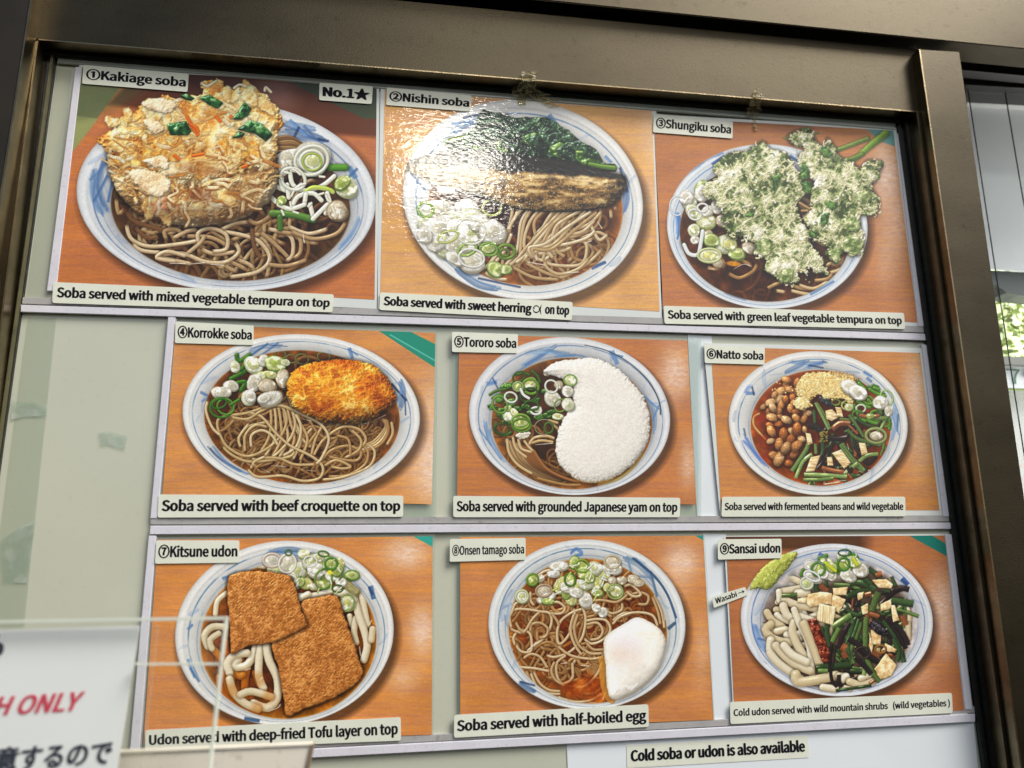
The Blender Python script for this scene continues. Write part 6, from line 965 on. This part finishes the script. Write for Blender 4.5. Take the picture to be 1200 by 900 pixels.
def print_material(name, img, wavy, coat=.8):
    m = bpy.data.materials.new(name); m.use_nodes = True; nt = m.node_tree; b = nt.nodes['Principled BSDF']; N, Lk = nt.nodes.new, nt.links.new
    uv = N('ShaderNodeUVMap'); uv.uv_map = 'UVMap'; t = N('ShaderNodeTexImage'); t.image = img; t.extension = 'EXTEND'; Lk(uv.outputs[0], t.inputs[0]); Lk(t.outputs[0], b.inputs['Base Color'])
    b.inputs['Roughness'].default_value = .55; b.inputs['Specular IOR Level'].default_value = .2; b.inputs['Coat Weight'].default_value = coat; b.inputs['Coat Roughness'].default_value = .035 if wavy > .1 else .12
    tc = N('ShaderNodeTexCoord'); mp = N('ShaderNodeMapping'); mp.inputs['Scale'].default_value = (1, 1, 1.7); Lk(tc.outputs['Object'], mp.inputs[0])
    n = N('ShaderNodeTexNoise'); n.inputs['Scale'].default_value = 170; n.inputs['Detail'].default_value = 3; Lk(mp.outputs[0], n.inputs['Vector'])
    bp = N('ShaderNodeBump'); bp.inputs['Strength'].default_value = wavy; bp.inputs['Distance'].default_value = .0012; Lk(n.outputs[0], bp.inputs['Height']); Lk(bp.outputs[0], b.inputs['Coat Normal'])
    return m
def flat(name, P, y, box, m, parent):
    """one layer of the print: outline P (x, z) at depth y, its picture placed by the print's own box"""
    n = len(P); me = bpy.data.meshes.new(name); cx = sum(p[0] for p in P) / n; cz = sum(p[1] for p in P) / n
    area = sum(P[i][0] * P[(i + 1) % n][1] - P[(i + 1) % n][0] * P[i][1] for i in range(n))
    if area < 0: P = P[::-1]
    me.from_pydata([(x, y, z) for x, z in P], [], [tuple(range(n))]); uvl = me.uv_layers.new(name='UVMap')
    for lp in me.loops: v = me.vertices[lp.vertex_index].co; uvl.data[lp.index].uv = ((v.x - box[0]) / (box[2] - box[0]), (v.z - box[1]) / (box[3] - box[1]))
    return link(name, me, parent, m)
TEX = 2700.0                                                        # texels per metre
for k in range(1, 10):
    t0 = at(*PRN[k][3]); card = thing('menu_photograph', (t0[0], -.001, t0[1]), NAMES[k], 'photograph', 'food photographs on the menu board')
    prism('laminate_sheet', quad(SHEET[k], .003), -.0031, -.0029, FILM if k in (4, 5, 7, 8) else MARGIN, card)
    Q = quad(PRN[k], .0033); xs = [p[0] for p in Q]; zs = [p[1] for p in Q]; box = (min(xs), min(zs), max(xs), max(zs))
    W, H = int((box[2] - box[0]) * TEX), int((box[3] - box[1]) * TEX)
    c = DISHES[k](); c.finish(); gx, gz = np.meshgrid(box[0] + (np.arange(W) + .5) / TEX, box[1] + (np.arange(H) + .5) / TEX); px, py = to_px(gx, gz, -.0033); ox, oy, sc = FR_[k]
    u = np.clip((px - ox) * sc, 0, c.w - 1.01); v = np.clip((py - oy) * sc, 0, c.h - 1.01); ui = u.astype(int); vi = v.astype(int); fu = (u - ui)[..., None]; fv = (v - vi)[..., None]
    pic = (c.img[vi, ui] * (1 - fu) + c.img[vi, ui + 1] * fu) * (1 - fv) + (c.img[vi + 1, ui] * (1 - fu) + c.img[vi + 1, ui + 1] * fu) * fv
    img = bpy.data.images.new('print %d' % k, W, H); buf = np.ones((H, W, 4), np.float32); buf[..., :3] = np.clip(pic, 0, 1); img.pixels.foreach_set(buf.ravel()); img.update(); img.pack()
    pm = print_material('glossy print %d' % k, img, .2 if k == 2 else .04, .8 if k == 2 else .4)
    ph = flat('print', Q, -.0033, box, pm, card)
    for i, (nm, pts) in enumerate(c.marks):
        flat(nm, [at(x / sc + ox, y / sc + oy, .0034) for x, y in pts], -.0034 - .00004 * i, box, pm, ph)
    s, P = TITLES[k]; lb = prism('title_label', quad(P, .0044), -.0045, -.0042, LABELM, card, round_=.0016); b0, c0, bo = LET.get(('t', k), (.29, .74, .017))
    lettering(s, quad(P, .0044), -.00462, INK, lb, bo, (.03, .02), b0, c0)
    s, P = CAPS[k]; lb = prism('caption_label', quad(P, .0046), -.0047, -.0044, LABELM, card, round_=.0022); b0, c0, bo = LET.get(('c', k), (.29, .74, .018))
    if k == 2:
        TL, TR, BR, BL = [np.array(q) for q in P]; cut = lambda a, e: [tuple(TL + (TR - TL) * a), tuple(TL + (TR - TL) * e), tuple(BL + (BR - BL) * e), tuple(BL + (BR - BL) * a)]
        for s, a, e, bo_ in (('Soba served with sweet herring', .02, .79, .022), ('on top', .858, .985, .022)): lettering(s, quad(cut(a, e), .0046), -.00482, INK, lb, bo_, (0, 0), .29, .76)
        q = quad(cut(.795, .838), .0046); T0, T1, B1, B0 = [np.array(v) for v in q]; fp = lambda u, v: tuple((T0 * (1 - u) + T1 * u) * v + (B0 * (1 - u) + B1 * u) * (1 - v))
        an = [i * PI / 8 for i in range(16)]; prism('fish_mark', [fp(.42 + .42 * math.cos(a), .5 + .22 * math.sin(a)) for a in an], -.00478, -.00474, INK, lb); prism('fish_mark', [fp(.42 + .34 * math.cos(a), .5 + .15 * math.sin(a)) for a in an], -.00482, -.00479, LABELM, lb)
        prism('fish_mark', [fp(.72, .5), fp(1.06, .8), fp(.96, .5), fp(1.06, .2)], -.00488, -.00479, INK, lb); prism('fish_mark', [fp(.18 + .05 * math.cos(a), .54 + .05 * math.sin(a)) for a in an], -.00485, -.00483, INK, lb)
    else: lettering(s, quad(P, .0046), -.00482, INK, lb, bo, (.014, .012) if k != 2 else (.02, .012), b0, c0)
    if k == 1:
        P = [(374.4, 97), (437, 101.3), (435.6, 122), (374, 117.3)]; lb = prism('badge_label', quad(P, .0044), -.0045, -.0042, LABELM, card, round_=.002); lettering('No.1★', quad(P, .0044), -.0046, INK, lb, .024, (.06, .05), .26, .76)
    if k == 9:
        P = [(834.5, 699.5), (873.2, 687.8), (877, 697), (836.5, 712.5)]; lb = prism('pointer_label', quad(P, .0042), -.0043, -.004, LABELM, card, round_=.0014); lettering('Wasabi →', quad(P, .0042), -.0044, INK, lb, .012, (.07, .06), .3, .8)
P = [(734.7, 873.7), (947, 862), (948.9, 888), (735, 900.5)]
nl = thing('notice_label', (at(735, 900)[0], -.001, at(735, 900)[1]), 'cream label about cold soba or udon, stuck alone below the lowest rail', 'label')
lb = prism('label_tape', quad(P, .002), -.0012, -.0009, LABELM, nl, round_=.0018); lettering('Cold soba or udon is also available', quad(P, .002), -.0014, INK, nl, .022, (.02, .02), .3, .76)

# ---------------------------------------------------------------- sticky tape on the top edge
def crumple(name, P, y0, y1, label, seed, folds):
    """a creased scrap of tape hanging from the top rail down over the sheets; y0 at its top, y1 at its foot"""
    rnd = random.Random(seed); t = thing(name, (at(*P[0], .02)[0], y0, at(*P[0], .02)[1]), label, 'tape', 'scraps of sticky tape on the top rail')
    for a, b, wa, wb, ya, yb in folds:
        bm = bmesh.new(); n = 9; m = 5; g = []
        for i in range(n + 1):
            s = i / n; x0 = a[0] + (b[0] - a[0]) * s; yy = a[1] + (b[1] - a[1]) * s; w_ = wa + (wb - wa) * s; d = ya + (yb - ya) * s; row = []
            for j in range(m + 1):
                q = (j / m - .5) * w_ * (.85 + .3 * rnd.random()); pz = at(x0 + q, yy + rnd.uniform(-.8, .8), -d); row.append(bm.verts.new((pz[0], d - rnd.random() * .0022, pz[1])))
            g.append(row)
        for i in range(n):
            for j in range(m): bm.faces.new((g[i][j], g[i][j + 1], g[i + 1][j + 1], g[i + 1][j]))
        me = bpy.data.meshes.new('tape_scrap'); bm.to_mesh(me); bm.free(); link('tape_scrap', me, t, TAPEM)
crumple('sticky_tape', [(620, 84)], -.023, -.006, 'wide crumpled yellowed tape over the top edge of the herring photograph', 3,
        [((620, 84), (619, 96), 18, 18, -.0235, -.0235), ((619, 93), (616, 109), 16, 24, -.024, -.009), ((612, 103), (626, 113), 26, 48, -.010, -.006), ((606, 110), (652, 118), 8, 9, -.005, -.0045), ((630, 113), (650, 126), 20, 14, -.005, -.004), ((627, 95), (634, 97), 4, 4, -.022, -.021), ((611, 114), (612, 124), 12, 8, -.004, -.0035)])
crumple('sticky_tape', [(886, 106)], -.023, -.006, 'small twisted tape tab over the top edge of the green leaf tempura photograph', 5,
        [((886, 105), (888, 115), 5, 13, -.0235, -.0235), ((886, 114), (882, 134), 12, 16, -.024, -.007), ((884, 136), (885, 154), 2.5, 5, -.005, -.004)])

# ---------------------------------------------------------------- the window to the right of the post
D2 = -.03
wi = thing('far_window', (.55, .03, 0), 'narrow view of a second window right of the bronze post, wired glass over a pale blind', 'window')
prism('head_rail', quad([(1118, 82), (1290, 92), (1290, 104), (1118, 92)], D2), .03, .045, mat('grey aluminium', (128, 126, 118), .35, .8, .1, 30), wi)
prism('head_gasket', quad([(1118, 92), (1290, 104), (1290, 108), (1118, 98.5)], D2), .0302, .045, RUBBER, wi)
prism('side_gasket', quad([(1106, 60), (1124, 60), (1215, 980), (1150, 980)], D2), .026, .05, GAPM, wi)
gp = prism('pane', quad([(1110, 97), (1330, 108), (1420, 980), (1180, 980)], D2), .040, .043, clear('window glass', (.93, .95, .95), .03, .02), wi)
for a, b in (((1140, 100), (1171, 300)), ((1171, 300), (1212, 560)), ((1184, 103), (1203, 215)), ((1203, 215), (1245, 440))):
    prism('glass_wire', quad([a, (a[0] + .8, a[1]), (b[0] + .8, b[1]), b], D2), .0385, .0395, GAPM, wi)
def behind(P, y): return quad(P, -y)
o = prism('roller_blind', behind([(1110, 119), (1300, 129), (1340, 328), (1150, 314)], .12), .12, .123, mat('pale blind cloth', (214, 216, 220), .6, 0, .03, 12, .08, 60)); tag(o, 'pale grey roller blind hanging behind the wired glass', 'blind')
o = prism('blind_box', behind([(1110, 80), (1300, 90), (1300, 129), (1110, 119)], .11), .11, .14, mat('grey blind box', (126, 126, 126), .6)); tag(o, 'mid grey blind box above the pale roller blind', 'box')
bp = [(1150, 318)] + [(1150 + 14 * i, 341 + (4 if 1 < i < 9 else 0) + min(i, 3) * 1.2) for i in range(10)][::-1]; bp = [(1145, 316), (1340, 326)] + [(1340, 352), (1230, 350), (1195, 346), (1180, 343), (1170, 336), (1162, 332), (1150, 330)]
o = prism('dark_valance', behind(bp, .13), .13, .16, mat('slate plastic', (64, 70, 74), .4)); tag(o, 'dark slate valance with a rounded lower corner under the pale blind', 'valance')
o = prism('window_bar', behind([(1160, 417), (1300, 422), (1300, 431), (1160, 426)], .14), .14, .155, mat('bar grey', (118, 118, 114), .5, .4)); tag(o, 'thin grey horizontal bar in front of the green foliage', 'bar')
po = thing('poster', (.6, .16, 0), 'white poster with green numbers partly hidden behind the bronze post', 'poster'); pq = behind([(1140, 426), (1250, 431), (1256, 458), (1150, 453)], .15)
prism('poster_sheet', pq, .15, .1505, PAPER, po); lettering('1 79', behind([(1152, 429), (1214, 431), (1218, 454), (1158, 450)], .149), .1493, mat('green ink', (52, 110, 84), .6), po, .0, (.0, .0), .1, .9)
o = prism('green_trim', behind([(1150, 450), (1300, 456), (1300, 461), (1152, 455)], .152), .152, .156, mat('yellow green trim', (150, 178, 60), .6)); tag(o, 'narrow yellow green strip below the white poster', 'strip')
o = prism('inner_panel', behind([(1150, 455), (1330, 461), (1420, 980), (1190, 980)], .17), .17, .175, mat('grey white panel', (186, 188, 186), .6, 0, .1, 14, dirt=((176, 96, 84), .7, 30))); tag(o, 'grey white inner panel with faint reddish marks low behind the wired glass', 'panel')
rnd = random.Random(8); bm = bmesh.new(); x0, z0 = at(1185, 380, -.25)
for i in range(1500):
    c = Vector((x0 + rnd.uniform(-.07, .16), .20 + rnd.uniform(-.0, .07), z0 + rnd.uniform(-.08, .08))); a, b_ = [Vector((rnd.uniform(-1, 1), rnd.uniform(-1, 1), rnd.uniform(-1, 1))).normalized() * rnd.uniform(.0025, .006) for _ in (0, 1)]
    vs = [bm.verts.new(c + a), bm.verts.new(c + b_), bm.verts.new(c - a), bm.verts.new(c - b_)]; bm.faces.new(vs)
me = bpy.data.meshes.new('foliage'); bm.to_mesh(me); bm.free(); lm = mat('sunlit leaves', (196, 212, 136), .6, 0, .35, 60); o = link('foliage', me, None, lm); tag(o, 'pale green foliage seen between the valance and the grey bar', 'foliage', kind='stuff')
o = prism('garden_wall', [(x0 - .2, z0 - .12), (x0 + .3, z0 - .12), (x0 + .3, z0 + .12), (x0 - .2, z0 + .12)], .285, .29, mat('bright garden wall', (226, 232, 210), .7, 0, .1, 20)); tag(o, kind='structure')

# ---------------------------------------------------------------- the notice stand in the foreground
DS = .235
st = thing('notice_stand', (at(100, 900, DS)[0], -DS, at(100, 900, DS)[1] - .05), 'clear acrylic stand in the lower left foreground holding the white cash notice', 'stand')
prism('front_plate', quad([(-260, 733), (265, 724.5), (238, 960), (-300, 960)], DS), -DS - .0012, -DS + .0012, ACRYL, st)
for P in ([(-260, 731.6), (266, 723), (265.6, 726), (-260, 734.5)], [(263.6, 724), (266.6, 724), (240.5, 960), (237, 960)], [(158, 777.6), (260.8, 777.4), (260.4, 779.2), (157.6, 779.4)]):
    prism('plate_edge', quad(P, DS + .0014), -DS - .0022, -DS + .0016, ACRYL_EDGE, st)
prism('back_plate', quad([(-260, 740), (186, 733), (160, 960), (-300, 960)], DS - .022), -DS + .020, -DS + .022, ACRYL, st)
no = thing('paper_notice', (at(60, 900, DS)[0], -DS + .004, at(60, 900, DS)[1] - .05), 'white paper notice reading CASH ONLY in red over black Japanese writing', 'notice')
NQ = [(-260, 747), (163.5, 733.5), (128, 960), (-300, 968)]; prism('notice_sheet', quad(NQ, DS - .006), -DS + .006, -DS + .0064, mat('notice paper', (244, 246, 246), .6, 0, .012, 20), no)
def note(s, P, m, bold, shear=0.0): lettering(s, quad(P, DS - .0055), -DS + .0055, m, no, bold, (0, 0), 0, 1, shear=shear)
note('CASH ONLY', [(-60, 821), (96, 811), (91, 832), (-65, 842)], REDINK, .012, .028)
note('用意するので', [(-34, 882), (132, 870), (129, 893), (-37, 905)], NAVYINK, .012, .01)
note('%', [(-26, 746), (6, 744), (4, 767), (-28, 769)], NAVYINK, .02)
lbx = thing('leaflet_box', (at(250, 900, DS)[0], -DS + .03, at(250, 900, DS)[1] - .05), 'low off white box with a slanted right edge behind the acrylic stand', 'box')
BX = [(120, 882.5), (366, 872), (346, 960), (110, 960)]; prism('box_face', quad(BX, DS - .04), -DS + .04, -DS + .043, mat('off white plastic', (222, 214, 200), .4, 0, .04, 14, .05, 60, dirt=((150, 130, 100), .5, 120)), lbx)
prism('box_rim', quad([(364, 872), (368.5, 872.4), (350, 960), (345, 960)], DS - .0395), -DS + .0385, -DS + .043, mat('brown edge', (120, 104, 84), .5), lbx)
prism('box_lid', quad([(120, 881), (366, 870.6), (366, 873), (120, 883.5)], DS - .0395), -DS + .0388, -DS + .043, mat('cream rim', (232, 226, 210), .4), lbx)
